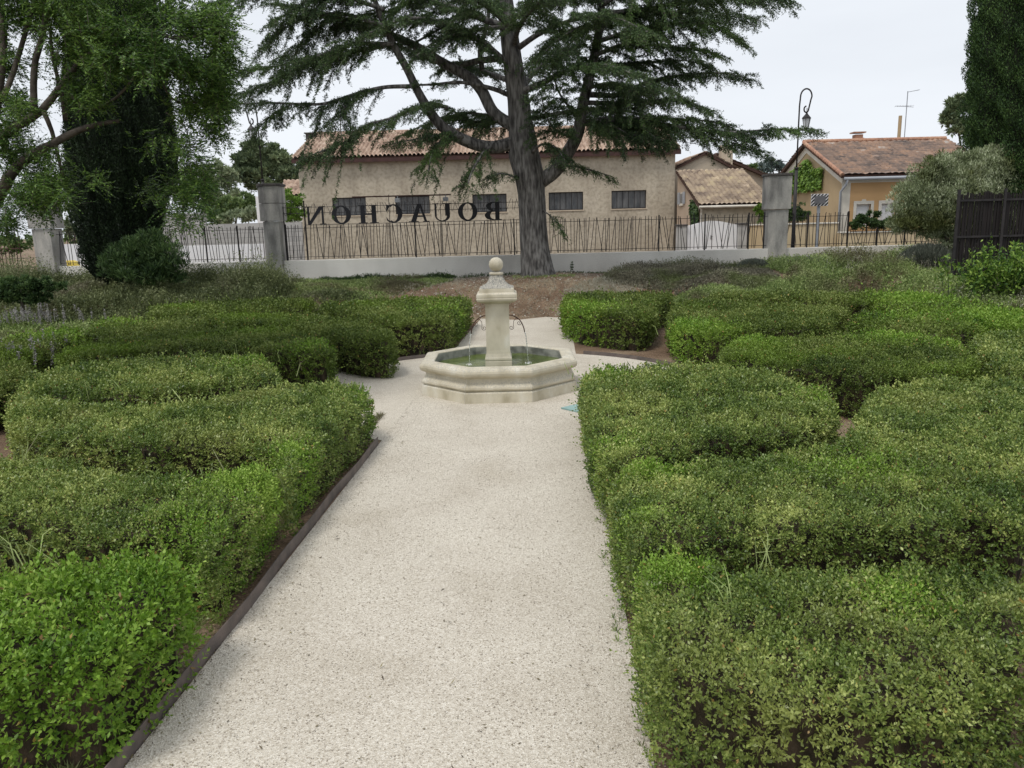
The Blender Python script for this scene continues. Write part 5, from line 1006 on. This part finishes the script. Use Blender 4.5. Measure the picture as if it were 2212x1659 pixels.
BL = [(700, 180, 260, 110, 1.0, 8.9), (600, 320, 210, 110, 1.3, 9.0), (900, 320, 200, 90, 1.3, 8.9), (1090, 400, 110, 90, .8, 8.8), (1180, 130, 150, 110, 1.1, 9.2), (1270, 330, 100, 220, 1.3, 9.3), (1240, 560, 130, 130, 1.1, 9.3), (1070, 620, 90, 80, .5, 9.1), (1230, 740, 75, 90, .35, 9.2),
      (900, 60, 110, 70, .4, 9.3), (1000, 90, 70, 60, .3, 9.2), (1050, 870, 80, 90, .35, 9.1), (1080, 1080, 110, 110, .65, 9.2), (1170, 1100, 60, 150, .5, 9.2), (1010, 1250, 60, 60, .25, 9.1), (530, 570, 110, 60, .25, 9.0), (880, 830, 60, 60, .10, 9.2), (560, 1060, 50, 40, .08, 9.1), (880, 1080, 60, 50, .08, 9.1),
      (60, 120, 160, 120, .6, 9.8), (330, 90, 120, 120, .6, 9.7), (120, 620, 110, 80, .6, 9.8), (60, 350, 110, 100, .35, 10.0), (330, 300, 70, 90, .22, 9.7), (370, 520, 60, 100, .2, 9.6), (60, 900, 100, 70, .5, 9.9), (240, 880, 110, 60, .4, 9.8), (260, 1040, 130, 90, .8, 9.4), (180, 1130, 130, 70, .7, 9.2), (330, 1130, 80, 60, .35, 9.4), (30, 1280, 60, 60, .35, 9.3), (450, 560, 60, 60, .2, 9.4), (450, 150, 100, 140, .8, 9.5), (-120, 500, 150, 400, 1.6, 10), (-150, 1000, 120, 200, .6, 10), (560, -80, 600, 90, 2.5, 9.4), (100, -100, 300, 90, 1.4, 9.8), (40, 760, 80, 60, .4, 9.7), (190, 60, 120, 110, .6, 10.2)]
LP = []; rr_ = np.random.default_rng(21)
for cx, cy, rx, ry, wgt, dy in BL:
    n = int(420 * wgt); nb = max(4, n // 9)
    u = rr_.normal(size=(nb, 2)) * .45; u = u / np.maximum(1, np.linalg.norm(u, axis=1) / 1.0)[:, None]
    for q in u:
        c = AT((cx + rx * q[0]) * z1c, (cy + ry * q[1]) * z1c, dy + .5 * rr_.normal()); m = 9
        d = rvec(m, rr_) * .8 + np.array([.25, -.1, .05]); d = unit(d); L_ = .13 + .12 * rr_.random(m); c0 = c + .05 * rr_.normal(size=(m, 3))
        LP.append((c0, d, L_))
c0 = np.concatenate([a for a, _, _ in LP]); d = np.concatenate([a for _, a, _ in LP]); L_ = np.concatenate([a for *_, a in LP]); parts = []
s_ = unit(np.cross(d, np.array([0, 0, 1.])))
for k in range(7):
    f = (k + .6) / 7; p = c0 + d * (L_ * f)[:, None]; p[:, 2] -= .35 * (L_ * f) ** 2 / .2
    for sg in (-1, 1):
        dd = unit(s_ * sg + d * .75 + np.array([0, 0, -.35]) + .2 * rvec(len(p), rr_)); parts.append((p, dd, unit(np.cross(dd, rvec(len(p), rr_) + [0, 0, 1.5])), (.050 - .015 * f) * (.8 + .4 * rr_.random(len(p))), .0165))
p = c0 + d * L_[:, None]; p[:, 2] -= .35 * L_ ** 2 / .2; parts.append((p, d, s_, .05, .017))
cloud('foliage', parts, M['ash'], t)
parts = [(c0, unit(d * L_[:, None] - np.array([0, 0, 1]) * (.35 * L_ ** 2 / .2)[:, None]), s_, L_, .006)]; cloud('leaf_stalks', parts, M['bark2'], t)

def column(name, uvw, y, label, matl, core, seed, n_leaf, lsz=.06, kind='cypress', zb=.4, group=None, ecc=1.0):
    """columnar tree from half-outline rows (u centre, v, width in pixels)"""
    r = np.random.default_rng(seed); C = [(AT(u, v, y)[0], AT(u, v, y)[2], w_ / 2 / (F / y)) for u, v, w_ in uvw]; C.sort(key=lambda q: q[1])
    zz = np.array([c[1] for c in C]); cx = np.array([c[0] for c in C]); rd = np.array([c[2] for c in C])
    t = thing(name, (cx[0], y, zb), label, 'tree', group)
    def surf(a, z): return np.interp(z, zz, rd) * (1 + .03 * np.sin(5 * a + .8 * z) + .03 * np.sin(9 * a - .5 * z + 1) + .025 * np.sin(17 * a + .9 * z) + .02 * np.sin(29 * a + 1.3 * z))
    b = MB(); rr = []
    for z in np.linspace(zz[0], zz[-1], 46): rr.append([(np.interp(z, zz, cx) + (surf(a, z) * .93 - .03) * math.cos(a), y + ecc * (surf(a, z) * .93 - .03) * math.sin(a), z) for a in np.linspace(0, 2 * math.pi, 48, endpoint=False)])
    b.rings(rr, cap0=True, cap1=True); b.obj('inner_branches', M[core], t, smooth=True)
    w_ = np.interp(np.linspace(zz[0], zz[-1], 60), zz, rd); zsamp = r.choice(60, n_leaf, p=w_ / w_.sum()); z = zz[0] + (zsamp + r.random(n_leaf)) / 60 * (zz[-1] - zz[0])
    a = r.random(n_leaf) * 2 * math.pi; rad = surf(a, z) * (1 + .05 * np.sin(z * 7 + a * 13)) * (.93 + .09 * r.random(n_leaf))
    P = np.stack([np.interp(z, zz, cx) + rad * np.cos(a), y + ecc * rad * np.sin(a), z], 1); out = np.stack([np.cos(a), np.sin(a), np.zeros(n_leaf)], 1)
    D = unit(out * .45 + np.array([0, 0, .9]) + .45 * r.normal(size=(n_leaf, 3))); l = lsz * (.6 + .8 * r.random(n_leaf))
    cloud('foliage', [(P - D * l[:, None] * .3, D, rvec(n_leaf, r), l, l * .38)], M[matl], t)
    b = MB(); b.tube([(cx[0], y, zb - .3), (cx[0], y, zz[0] + .3)], [.2, .18], 10); b.obj('trunk', M['bark2'], t)
    return t
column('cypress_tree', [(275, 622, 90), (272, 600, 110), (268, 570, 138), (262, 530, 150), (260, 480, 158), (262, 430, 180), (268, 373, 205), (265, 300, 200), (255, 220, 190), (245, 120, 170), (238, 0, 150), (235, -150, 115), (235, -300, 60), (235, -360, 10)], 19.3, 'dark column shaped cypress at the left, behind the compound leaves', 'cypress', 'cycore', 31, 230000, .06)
column('cypress_tree', [(2310, 560, 300), (2304, 480, 330), (2302, 400, 345), (2296, 337, 342), (2295, 257, 342), (2294, 177, 334), (2292, 80, 318), (2290, -30, 290), (2270, -200, 210), (2270, -380, 100), (2270, -460, 10)], 19.6, 'tall green cypress cut off by the right edge of view', 'cypress_lit', 'cycore', 32, 330000, .055)
def clump_tree(name, clumps, y, label, matl, seed, lsz, n, trunk=None, cat='tree', up=.2, group=None, thick=.6, wr=.38, core=None, zb=.5, sub_n=70):
    """crown of many leaf clumps: each clump (u, v, ru, rv) in pixels at depth y"""
    r = np.random.default_rng(seed); s = F / y; c0 = AT(clumps[0][0], clumps[0][1], y); t = thing(name, (c0[0], y, zb), label, cat, group); Ps, Ds = [], []
    tot = sum(c[2] * c[3] for c in clumps)
    for cu, cv, ru, rv in clumps:
        m = int(n * ru * rv / tot); c = AT(cu, cv, y + r.uniform(-.3, .3) * thick * ru / s); nsub = max(4, int(m / sub_n)); q = rvec(nsub, r) * (r.random((nsub, 1)) ** .4)
        sub = c + q * np.array([ru / s, thick * ru / s, rv / s]); rs = min(ru, rv) / s * .30
        k = r.integers(0, nsub, m); d = rvec(m, r); d[:, 2] = np.where(d[:, 2] < -.35, -d[:, 2], d[:, 2]); pr = (.55 + .5 * r.random((m, 1)))
        Ps.append(sub[k] + d * rs * pr); Ds.append(unit(d * .7 + rvec(m, r) * .7 + np.array([0, 0, up])))
    P = np.concatenate(Ps); D = np.concatenate(Ds); m = len(P); l = lsz * (.6 + .8 * r.random(m)); cloud('foliage', [(P, D, rvec(m, r), l, l * wr)], M[matl], t)
    b = MB()
    if trunk:
        for (ua, va, ub, vb, w_) in trunk: a = AT(ua, va, y); c = AT(ub, vb, y); mid = (a + c) / 2 + np.array([.15, 0, 0]); b.tube(smooth_path([a, mid, c], .4), list(np.linspace(w_ / 2 / s, w_ / 4 / s, len(smooth_path([a, mid, c], .4)))), 8)
    else: a = AT(clumps[0][0], clumps[0][1], y); b.tube([(a[0], y, zb - .15), (a[0] + .05, y, a[2])], [.05, .02], 7)
    b.obj('trunk' if trunk else 'stem', M['bark2'], t, smooth=True); return t
# olive on the right
clump_tree('olive_tree', [(2010, 412, 66, 54), (1968, 445, 46, 50), (1950, 480, 34, 30), (2040, 360, 40, 30), (2230, 350, 60, 30), (2180, 365, 60, 34), (2250, 400, 60, 40), (2140, 340, 40, 22), (2060, 380, 55, 42), (2130, 372, 60, 40), (2200, 375, 60, 45), (2260, 390, 60, 60), (2030, 470, 55, 50), (2090, 430, 70, 60), (2180, 440, 80, 60), (1995, 490, 42, 30), (2050, 515, 45, 32), (2120, 500, 80, 40), (2020, 368, 28, 26), (2100, 350, 25, 18), (2165, 345, 25, 16)], 19.0, 'silvery green olive bush behind the dark slat fence', 'olive', 41, .075, 130000, trunk=[(2070, 560, 2050, 440, 14), (2085, 560, 2110, 420, 12), (2060, 560, 2000, 460, 9)], up=.8, wr=.22)
clump_tree('oleander_bush', [(305, 560, 60, 40), (355, 565, 45, 38), (260, 575, 45, 30), (320, 530, 45, 25), (290, 545, 50, 25), (310, 595, 70, 25), (350, 600, 50, 18)], 17.8, 'dense dark green bush at the foot of the left cypress', 'shrub', 42, .11, 24000, cat='bush', up=.7, wr=.16)
clump_tree('pine_tree', [(560, 335, 34, 20), (530, 350, 34, 16), (600, 348, 36, 18), (522, 382, 44, 16), (570, 375, 45, 18), (620, 378, 40, 16), (545, 318, 20, 13), (645, 390, 26, 15), (592, 328, 24, 12), (575, 402, 50, 12), (530, 365, 24, 10), (610, 360, 30, 10)], 62, 'broad dark pine beyond the wall, left of the long building', 'pine', 43, .30, 26000, trunk=[(570, 500, 572, 380, 8)], up=.5)
clump_tree('pale_tree', [(465, 370, 26, 20), (440, 390, 24, 26), (490, 385, 22, 26), (470, 420, 30, 30), (455, 460, 30, 26), (500, 430, 20, 30), (405, 385, 16, 18), (400, 420, 22, 26)], 58, 'pale airy tree beyond the block walls, right of the dark cypress', 'pale', 44, .24, 12000, trunk=[(468, 500, 466, 380, 5), (480, 500, 492, 390, 4)], up=.2)
clump_tree('round_tree', [(500, 450, 30, 22), (530, 455, 26, 22), (475, 470, 30, 20), (540, 435, 26, 14)], 50, 'rounded green tree between the pale tree and the pillar', 'fartree', 45, .26, 5000, trunk=[(505, 500, 505, 450, 6)])
clump_tree('yellowish_bush', [(520, 470, 40, 12), (480, 478, 30, 10), (545, 462, 22, 12)], 47, 'yellowish bush topping the grey block wall', 'pale', 46, .2, 2500, cat='bush')
clump_tree('garden_bush', [(632, 440, 22, 26), (640, 465, 20, 18), (625, 470, 14, 16)], 38, 'light green bush in front of the small white house', 'ivy', 47, .13, 4500, cat='bush')
clump_tree('grey_tree', [(160, 470, 20, 24), (150, 495, 20, 14), (175, 445, 16, 20)], 55, 'grey green tree between the left pillar and the dark cypress', 'pale', 48, .25, 2600, trunk=[(160, 520, 160, 470, 4)])
clump_tree('hedge_row', [(150, 518, 40, 9), (60, 525, 60, 14), (0, 530, 60, 22)], 60, 'green hedge row beyond the far left wall', 'fartree', 49, .28, 4200, cat='hedge')
clump_tree('small_pine', [(2062, 240, 20, 26), (2050, 258, 16, 18), (2072, 275, 20, 20), (2080, 220, 18, 14)], 44, 'small round pine top beside the right cypress', 'pine', 50, .24, 4500, trunk=[(2075, 400, 2068, 270, 6)])
clump_tree('blue_tree', [(1668, 357, 18, 12), (1682, 362, 14, 12), (1655, 366, 16, 10)], 62, 'bluish tree top left of the ochre house', 'blue', 51, .3, 1500, trunk=[(1668, 420, 1668, 360, 5)])
clump_tree('dark_tree', [(1630, 366, 18, 9), (1612, 372, 16, 7)], 66, 'low green tree top behind the outbuilding roof', 'fartree', 52, .3, 1200, trunk=[(1630, 420, 1630, 366, 4)])
clump_tree('planted_shrub', [(1870, 478, 24, 14), (1900, 484, 28, 12), (1850, 486, 18, 10), (1935, 484, 24, 14), (1885, 465, 14, 8)], 29.3, 'leafy green shrub under the white framed windows', 'shrub', 53, .10, 6500, cat='shrub')
clump_tree('wall_shrub', [(1720, 460, 20, 20), (1735, 470, 18, 12), (1705, 470, 14, 16)], 29.6, 'grey green shrub behind the stained pillar and lamp post', 'shrub', 54, .09, 3500, cat='shrub')
clump_tree('garage_shrub', [(1648, 468, 14, 14), (1640, 455, 10, 10), (1652, 442, 10, 8)], 33.6, 'small green shrub at the right end of the garage', 'ivy', 55, .09, 1800, cat='shrub')
def face_leaves(name, P, nrm, label, matl, lsz, seed, parentless=True, cat='ivy'):
    r = np.random.default_rng(seed); n = len(P); D = unit(np.array([0, 0, -1.]) * .8 + nrm * .5 + .5 * r.normal(size=(n, 3))); l = lsz * (.6 + .8 * r.random(n))
    S = unit(np.cross(D, nrm + .3 * r.normal(size=(n, 3)))); o = cloud(name, [(P + nrm * (.02 + .07 * r.random((n, 1))), D, S, l, l * .8)], M[matl]); return tag(o, label, cat)
# ivy on the gable and on the garage corner
r_ = np.random.default_rng(71); n = 9000; yv = 31.8 + (37.0 - 31.8) * r_.random(n); zv = 2.9 + 3 * r_.random(n); ztop = np.interp(yv, [31.8, 33.75, 37.5], [hze + (hzr - hze) * .48 - .35, hzr - .55, hze - .25]) + .12 * np.sin(yv * 4) - .05; zlo = 3.22 - .02 * (yv - 31.8) + .04 * np.sin(yv * 9); k = (zv < ztop) & (zv > zlo)
face_leaves('ivy', np.stack([np.full(k.sum(), hx - .03), yv[k], zv[k]], 1), np.array([-1., 0, 0]), 'bright green ivy sheet on the gable of the ochre house', 'ivy', .13, 72)
n = 3500; yv = GY + 1.7 * r_.random(n); zv = .6 + 2.6 * r_.random(n); k = zv < gze + (yv - GY) * .35 - .1 - .15 * r_.random(n); k &= (yv - GY) < 1.2 + .3 * np.sin(zv * 3)
face_leaves('ivy', np.stack([np.full(k.sum(), gx - .03), yv[k], zv[k]], 1), np.array([-1., 0, 0]), 'dark green ivy on the garage corner above the white gate', 'shrub', .12, 73)
# ------------------------------------------------------------ herbs, weeds, flower beds
def bed(name, poly, n, hmax, label, matl, seed, lsz=.05, stalk=.0, cat='weeds', upb=.8, wr=.3, mound=None, patch=.5, zoff=0.0):
    """patchy ground cover: leaves on many upright shoots inside a ground polygon"""
    r = np.random.default_rng(seed); poly = np.array(poly, float); lo, hi = poly.min(0), poly.max(0); p = lo + r.random((int(n * 2.2), 2)) * (hi - lo); ins, d = polydist(p, poly); p = p[ins][:n]; d = d[ins][:n]; n = len(p)
    h = hmax * np.clip(.55 + patch * wob(p[:, 0] * .9 + seed, p[:, 1] * .9, 0, 6), .12, 1.6) * np.clip(d / .25, .3, 1) * (.6 + .5 * r.random(n)); z0 = gz(p[:, 0], p[:, 1]); parts = []
    lean = .35 * r.normal(size=(n, 2)) * h[:, None]
    for k in range(9):
        f = .12 + .88 * (k + r.random(n)) / 9; q = np.column_stack([p + lean * (f ** 1.5)[:, None], z0 + h * f + zoff]); D = unit(rvec(n, r) + np.array([0, 0, upb])); l = lsz * (.6 + .8 * r.random(n)); parts.append((q, D, rvec(n, r), l, l * wr))
    if stalk: q0 = np.column_stack([p, z0]); q1 = np.column_stack([p + lean, z0 + h]); parts.append(blade_seg(q0, q1, np.full(n, stalk)))
    o = cloud(name, parts, M[matl]); return tag(o, label, cat, kind='stuff')
bed('weeds', [(-9.5, 16.6), (-5.4, 16.8), (-5.0, 19.5), (-5.4, 21.6), (-13.5, 21.6), (-13.5, 16.6)], 24000, .66, 'dull brownish green weeds along the left part of the wall', 'dry', 81, .06, .006)
bed('weeds', [(-6.0, 18.6), (-4.8, 18.0), (-3.2, 17.6), (-1.4, 19.6), (-2.6, 21.7), (-6.4, 21.7)], 5500, .16, 'low green weeds at the wall foot left of the cedar', 'grass', 82, .05, .004)
bed('weeds', [(-5.4, 16.2), (-3.0, 16.4), (-2.2, 17.0), (-3.6, 18.3), (-6, 18.8), (-9.8, 17.0), (-9.8, 15.6)], 9000, .22, 'mixed weeds behind the farthest left hedges', 'dry', 83, .05, .004)
bed('ground_ivy', [(-5.4, 21.3), (-1.6, 21.45), (-1.5, 21.9), (-5.4, 21.9)], 2400, .22, 'dark creeping plants along the wall foot left of the cedar', 'shrub', 84, .05, .004)
bed('weeds', [(-12.5, 8.5), (-7.3, 9.0), (-7.0, 12.6), (-8.2, 16.2), (-13, 16.6)], 15000, .34, 'lush green weeds at the left edge of the garden', 'grass', 85, .06, .004)
bed('weeds', [(-7.4, 12.2), (-5.4, 13.4), (-3.6, 15.3), (-4, 16.5), (-9, 16.2), (-8.4, 13.5)], 10000, .40, 'green weeds grown between the far left hedges', 'boxfar', 86, .05, .004)
bed('weeds', [(2.2, 19.0), (4.0, 17.6), (6.3, 17.3), (6.6, 19.5), (6.9, 21.6), (3.4, 21.6)], 8500, .34, 'dry grey brown weeds right of the cedar, before the wall', 'dry2', 87, .05, .006)
bed('weeds', [(2.6, 16.4), (7.6, 16.2), (7.4, 18.2), (5.0, 17.9), (3.0, 17.6)], 8000, .30, 'olive green weeds behind the farthest right hedges', 'grass', 88, .05, .005)
bed('weeds', [(7.6, 11.2), (8.6, 9.6), (14, 9), (15, 17), (13, 21.4), (6.8, 21.6), (6.6, 18), (7.6, 15.6)], 30000, .42, 'bright green weedy bank at the right edge of the garden', 'grass', 89, .06, .005)
bed('dry_seed_stalks', [(8.2, 12), (10.5, 12), (11.5, 16.5), (8.6, 17)], 260, .75, 'pale dry seed stalks standing in the green weedy bank', 'seed', 90, .035, .005, cat='seed stalks', patch=.2)
bed('dry_seed_stalks', [(7.4, 18.0), (11.0, 18.0), (11.0, 19.4), (7.4, 19.6)], 120, .95, 'pale dry seed stalks in front of the wall right of the stained pillar', 'seed', 91, .035, .005, cat='seed stalks', patch=.2)
bed('dry_grass', [(1.0, 16.9), (2.4, 17.0), (3.4, 18.6), (2.4, 19.4), (1.3, 18.4)], 2600, .09, 'flattened pale dry grass on the soil right of the fountain', 'seed', 92, .045, .003, cat='dry grass', upb=.2, wr=.12)
bed('grass', [(-1.8, 2.5), (-1.70, 2.5), (-1.42, 8.2), (-1.5, 8.2)], 1500, .10, 'grass blades growing along the left steel edging', 'grass', 93, .06, .002, cat='grass', wr=.08)
bed('grass', [(.40, 2.4), (.46, 2.4), (.84, 8.4), (.78, 8.4)], 180, .04, 'small grass blades at the foot of the right hedges', 'grass', 94, .04, .002, cat='grass', wr=.1)
# long grass blades sprouting out of the hedges
def sprouts(label, spots, n, seed):
    r = np.random.default_rng(seed); A_, B_, C_, W_ = [], [], [], []
    for u, v, ru, rv, H_ in spots:
        for _ in range(n):
            p = ATZ(u + ru * r.normal(), v + rv * r.normal(), .45); d = np.array([.35 * r.normal(), .35 * r.normal(), 1]); d /= np.linalg.norm(d); h = H_ * r.uniform(.4, 1.1); m_ = p + d * h * .6; A_.append(p); B_.append(m_); e = m_ + (d * .6 + np.array([.5 * r.normal(), .5 * r.normal(), -.1])) * h * .4; C_.append(e); W_.append(.0014 + .0004 * np.hypot(*p[:2]))
    A_, B_, C_, W_ = map(np.array, (A_, B_, C_, W_)); V = []
    S = unit(np.cross(B_ - A_, rvec(len(A_), r))); w_ = W_[:, None]
    V = np.stack([A_ - S * w_, A_ + S * w_, B_ + S * w_ * .8, B_ - S * w_ * .8, C_ + S * w_ * .1, C_ - S * w_ * .1], 1).reshape(-1, 3); i6 = 6 * np.arange(len(A_))[:, None]
    q = np.concatenate([i6 + np.array([0, 1, 2, 3]), i6 + np.array([3, 2, 4, 5])]); o = mesh_np('grass', V, q, M['grass'], attr=np.tile(.55 + .4 * r.random(len(A_)), 2)); return tag(o, label, 'grass', kind='stuff')
sprouts('long grass blades sprouting through the left hedges', [(90, 1010, 60, 14, .34), (250, 840, 120, 22, .3), (400, 880, 130, 30, .28), (520, 800, 60, 12, .26), (330, 760, 130, 12, .26), (480, 1045, 60, 14, .26), (60, 1225, 60, 12, .3), (550, 905, 60, 30, .22)], 16, 95)
sprouts('long grass blades sprouting through the right hedges', [(1650, 1225, 16, 5, .32), (1580, 1330, 10, 10, .24), (1450, 820, 100, 8, .18), (1990, 1130, 60, 10, .22), (1530, 720, 40, 6, .3)], 7, 96)
# lavender and other single plants
def mound(u, v, y, wu, hu, label, matl, seed, n=5000, lsz=.05, wr=.12, group='rounded lavender mounds', name='lavender_mound', cat='lavender'):
    r = np.random.default_rng(seed); c = AT(u, v, y); s = F / y; z0 = float(gz(c[0], y)); ttt = thing(name, (c[0], y, z0), label, cat, group)
    a = r.random(n) * 6.28; el = np.arcsin(r.random(n) ** .8); out = np.stack([np.cos(el) * np.cos(a), np.cos(el) * np.sin(a), np.sin(el)], 1); top = c[2] + hu / s; hz = top - z0
    P = np.array([c[0], y, z0]) + out * np.array([wu / s, wu / s * .8, hz]) * (.75 + .22 * r.random((n, 1))); D = unit(out * .8 + np.array([0, 0, .7]) + .35 * r.normal(size=(n, 3))); l = lsz * (.8 + 1.2 * r.random(n)); cloud('foliage', [(P, D, rvec(n, r), l, l * wr)], M[matl], ttt)
    b = MB(); k = 14; rr = [[(c[0] + wu / s * .78 * math.cos(e) * math.cos(q), y + wu / s * .6 * math.cos(e) * math.sin(q), z0 + hz * .8 * math.sin(e)) for q in np.linspace(0, 6.283, 20, endpoint=False)] for e in np.linspace(0, 1.5, 7)]
    b.rings(rr, cap1=True); b.obj('inner_stems', M['twig'], ttt, smooth=True); return ttt
mound(1627, 572, 20.8, 32, 10, 'low grey lavender mound at the foot of the stained pillar, on its left', 'lav', 101)
mound(1745, 575, 19.6, 55, 18, 'grey green lavender mound right of the stained pillar foot', 'lav', 102, 8000)
mound(1860, 565, 20.2, 50, 16, 'middle lavender mound before the short bar fence', 'lav', 103, 7000)
mound(2000, 560, 19.0, 60, 28, 'tall blue green broom mound in front of the olive', 'lav', 104, 12000, .09, .06, None, 'broom_mound', 'broom')
mound(1395, 610, 19.0, 22, 12, 'small silvery lavender tuft on the soil right of the cedar', 'lav', 105, 2500)
def lush(u, v, y, n, hgt, label, seed, spread=.5):
    r = np.random.default_rng(seed); c = AT(u, v, y); z0 = float(gz(c[0], y)); ttt = thing('lush_plant', (c[0], y, z0), label, 'plant', 'lush green plants before the slat fence'); parts = []; bst = MB()
    for _ in range(n):
        p = np.array([c[0] + spread * r.normal() * .6, y + .3 * r.normal(), z0]); d = np.array([.3 * r.normal(), .3 * r.normal() - .1, 1]); d /= np.linalg.norm(d); h = hgt * r.uniform(.6, 1.1); bst.tube([p, p + d * h], [.008, .004], 5)
        m_ = 60; f = .25 + .75 * r.random(m_) ** .8; q = p + d * (h * f)[:, None] + .05 * r.normal(size=(m_, 3)); D = unit(rvec(m_, r) + np.array([0, 0, .45])); l = .085 * (.6 + .7 * r.random(m_)); parts.append((q, D, unit(np.cross(D, rvec(m_, r))), l, l * .42))
    bst.obj('stems', M['shrub'], ttt); cloud('foliage', parts, M['euph'], ttt)
lush(2110, 560, 15.6, 26, 1.05, 'lush green plant at the left end of the dark slat fence', 111, .5)
lush(2175, 560, 15.2, 30, 1.15, 'taller lush green plant under the middle post of the slat fence', 112, .45)
lush(2240, 570, 15.0, 30, 1.1, 'lush green plant cut by the right edge, before the slat fence', 113, .5)
def spikes(u, v, y, label, seed, n=90, hgt=.75, wid=.5):
    r = np.random.default_rng(seed); c = AT(u, v, y); z0 = float(gz(c[0], y)); ttt = thing('lilac_spikes', (c[0], y, z0), label, 'flowers', 'lilac flower spikes at the left edge'); parts = []; st = MB()
    for _ in range(n):
        p = np.array([c[0] + wid * r.normal(), y + .4 * r.normal(), z0]); d = np.array([.12 * r.normal(), .1 * r.normal(), 1]); h = hgt * r.uniform(.7, 1.15); m_ = 40; f = .55 + .45 * r.random(m_); q = p + d * (h * f)[:, None]; D = unit(rvec(m_, r) + np.array([0, 0, .3])); parts.append((q, D, rvec(m_, r), .03, .016))
    cloud('flower_spikes', parts, M['flower'], ttt)
spikes(55, 665, 15.0, 'clump of lilac flower spikes below the far left pillar', 121, 80, .5, .5)
spikes(-5, 735, 10.2, 'nearer lilac flower spikes at the left edge of view', 122, 60, .62, .3)
clump_tree('leafy_shrub', [(40, 620, 55, 18), (100, 618, 40, 14), (0, 640, 50, 18), (60, 645, 50, 14)], 15.8, 'spreading dark green shrub before the far left pillar', 'shrub', 56, .075, 9000, cat='shrub', up=.3, wr=.4)
clump_tree('seedling', [(1236, 585, 5, 9), (1234, 572, 4, 6), (1238, 594, 4, 5)], 21.2, 'lone seedling against the wall right of the cedar trunk', 'shrub', 57, .04, 260, cat='plant', wr=.5, zb=.75)
# debris beyond the wall at the far left
yb_ = 28.0; q = AT(150, 570, yb_); b = MB(); b.rings([[(q[0] + a * math.cos(k) * (1 + .1 * math.sin(3 * k)), yb_ + .3 * math.sin(k), z) for k in np.linspace(0, 6.28, 14, endpoint=False)] for a, z in ((.35, .45), (.38, .7), (.28, q[2] + .06), (.1, q[2] + .12))], cap0=True, cap1=True)
M['yellow'] = mat('yellow_bag', (.55, .40, .05), (.7, .52, .10), scale=6, rough=.5); b.obj('yellow_sack', M['yellow'], smooth=True, tagargs=('yellow sack lying beyond the wall left of the dark cypress', 'sack'))

bed('grass', [(.1, 19.2), (1.6, 19.2), (1.7, 19.8), (1.2, 19.55), (.4, 19.55), (.0, 19.8)], 160, .10, 'small grass tufts round the cedar foot', 'grass', 97, .05, .003, cat='grass', wr=.1, upb=1.2)
n = 2600
ly = 2.2 + 9 * rng.random(n); side = rng.random(n) < .5; lx = np.where(side, pathL(ly) + .22 * rng.random(n) ** 2, pathR(ly) - .12 + .3 * rng.random(n) ** .6)
k_ = rng.random(n) < .25; lx[k_] = (pathL(ly) + rng.random(n) * 2)[k_]
D = rvec(n); D[:, 2] *= .2; D = unit(D); S = np.cross(D, np.array([0, 0, 1.])) + .3 * rvec(n)
o = cloud('leaf_litter', [(np.stack([lx, ly, np.full(n, .011)], 1), D, S, .006 + .018 * rng.random(n) ** 2, .003 + .004 * rng.random(n))], M['litter']); tag(o, 'small dry leaf litter gathered along both edges of the path', 'litter', kind='stuff')

n = 9000
lx = rng.normal(.6, 2.2, n); ly = 16.8 + 5.0 * rng.random(n); D = rvec(n); D[:, 2] *= .25; D = unit(D); S = np.cross(D, np.array([0, 0, 1.])) + .4 * rvec(n)
o = cloud('leaf_litter', [(np.stack([lx, ly, gz(lx, ly) + .012], 1), D, S, .03 + .05 * rng.random(n) ** 2, .012 + .012 * rng.random(n))], M['litter']); tag(o, 'brown needle and leaf litter covering the soil mound under the cedar', 'litter', kind='stuff')
bed('dry_grass', [(-3.0, 17.2), (2.8, 16.9), (3.2, 19.2), (1.0, 19.2), (-2.6, 20.5)], 1100, .07, 'sparse pale dry grass over the soil mound', 'seed', 98, .05, .003, cat='dry grass', upb=.3, wr=.1)
bed('weeds', [(-2.8, 21.0), (3.4, 21.0), (3.4, 21.9), (-2.8, 21.9)], 420, .10, 'scattered small weeds at the wall foot behind the cedar', 'shrub', 99, .045, .003)
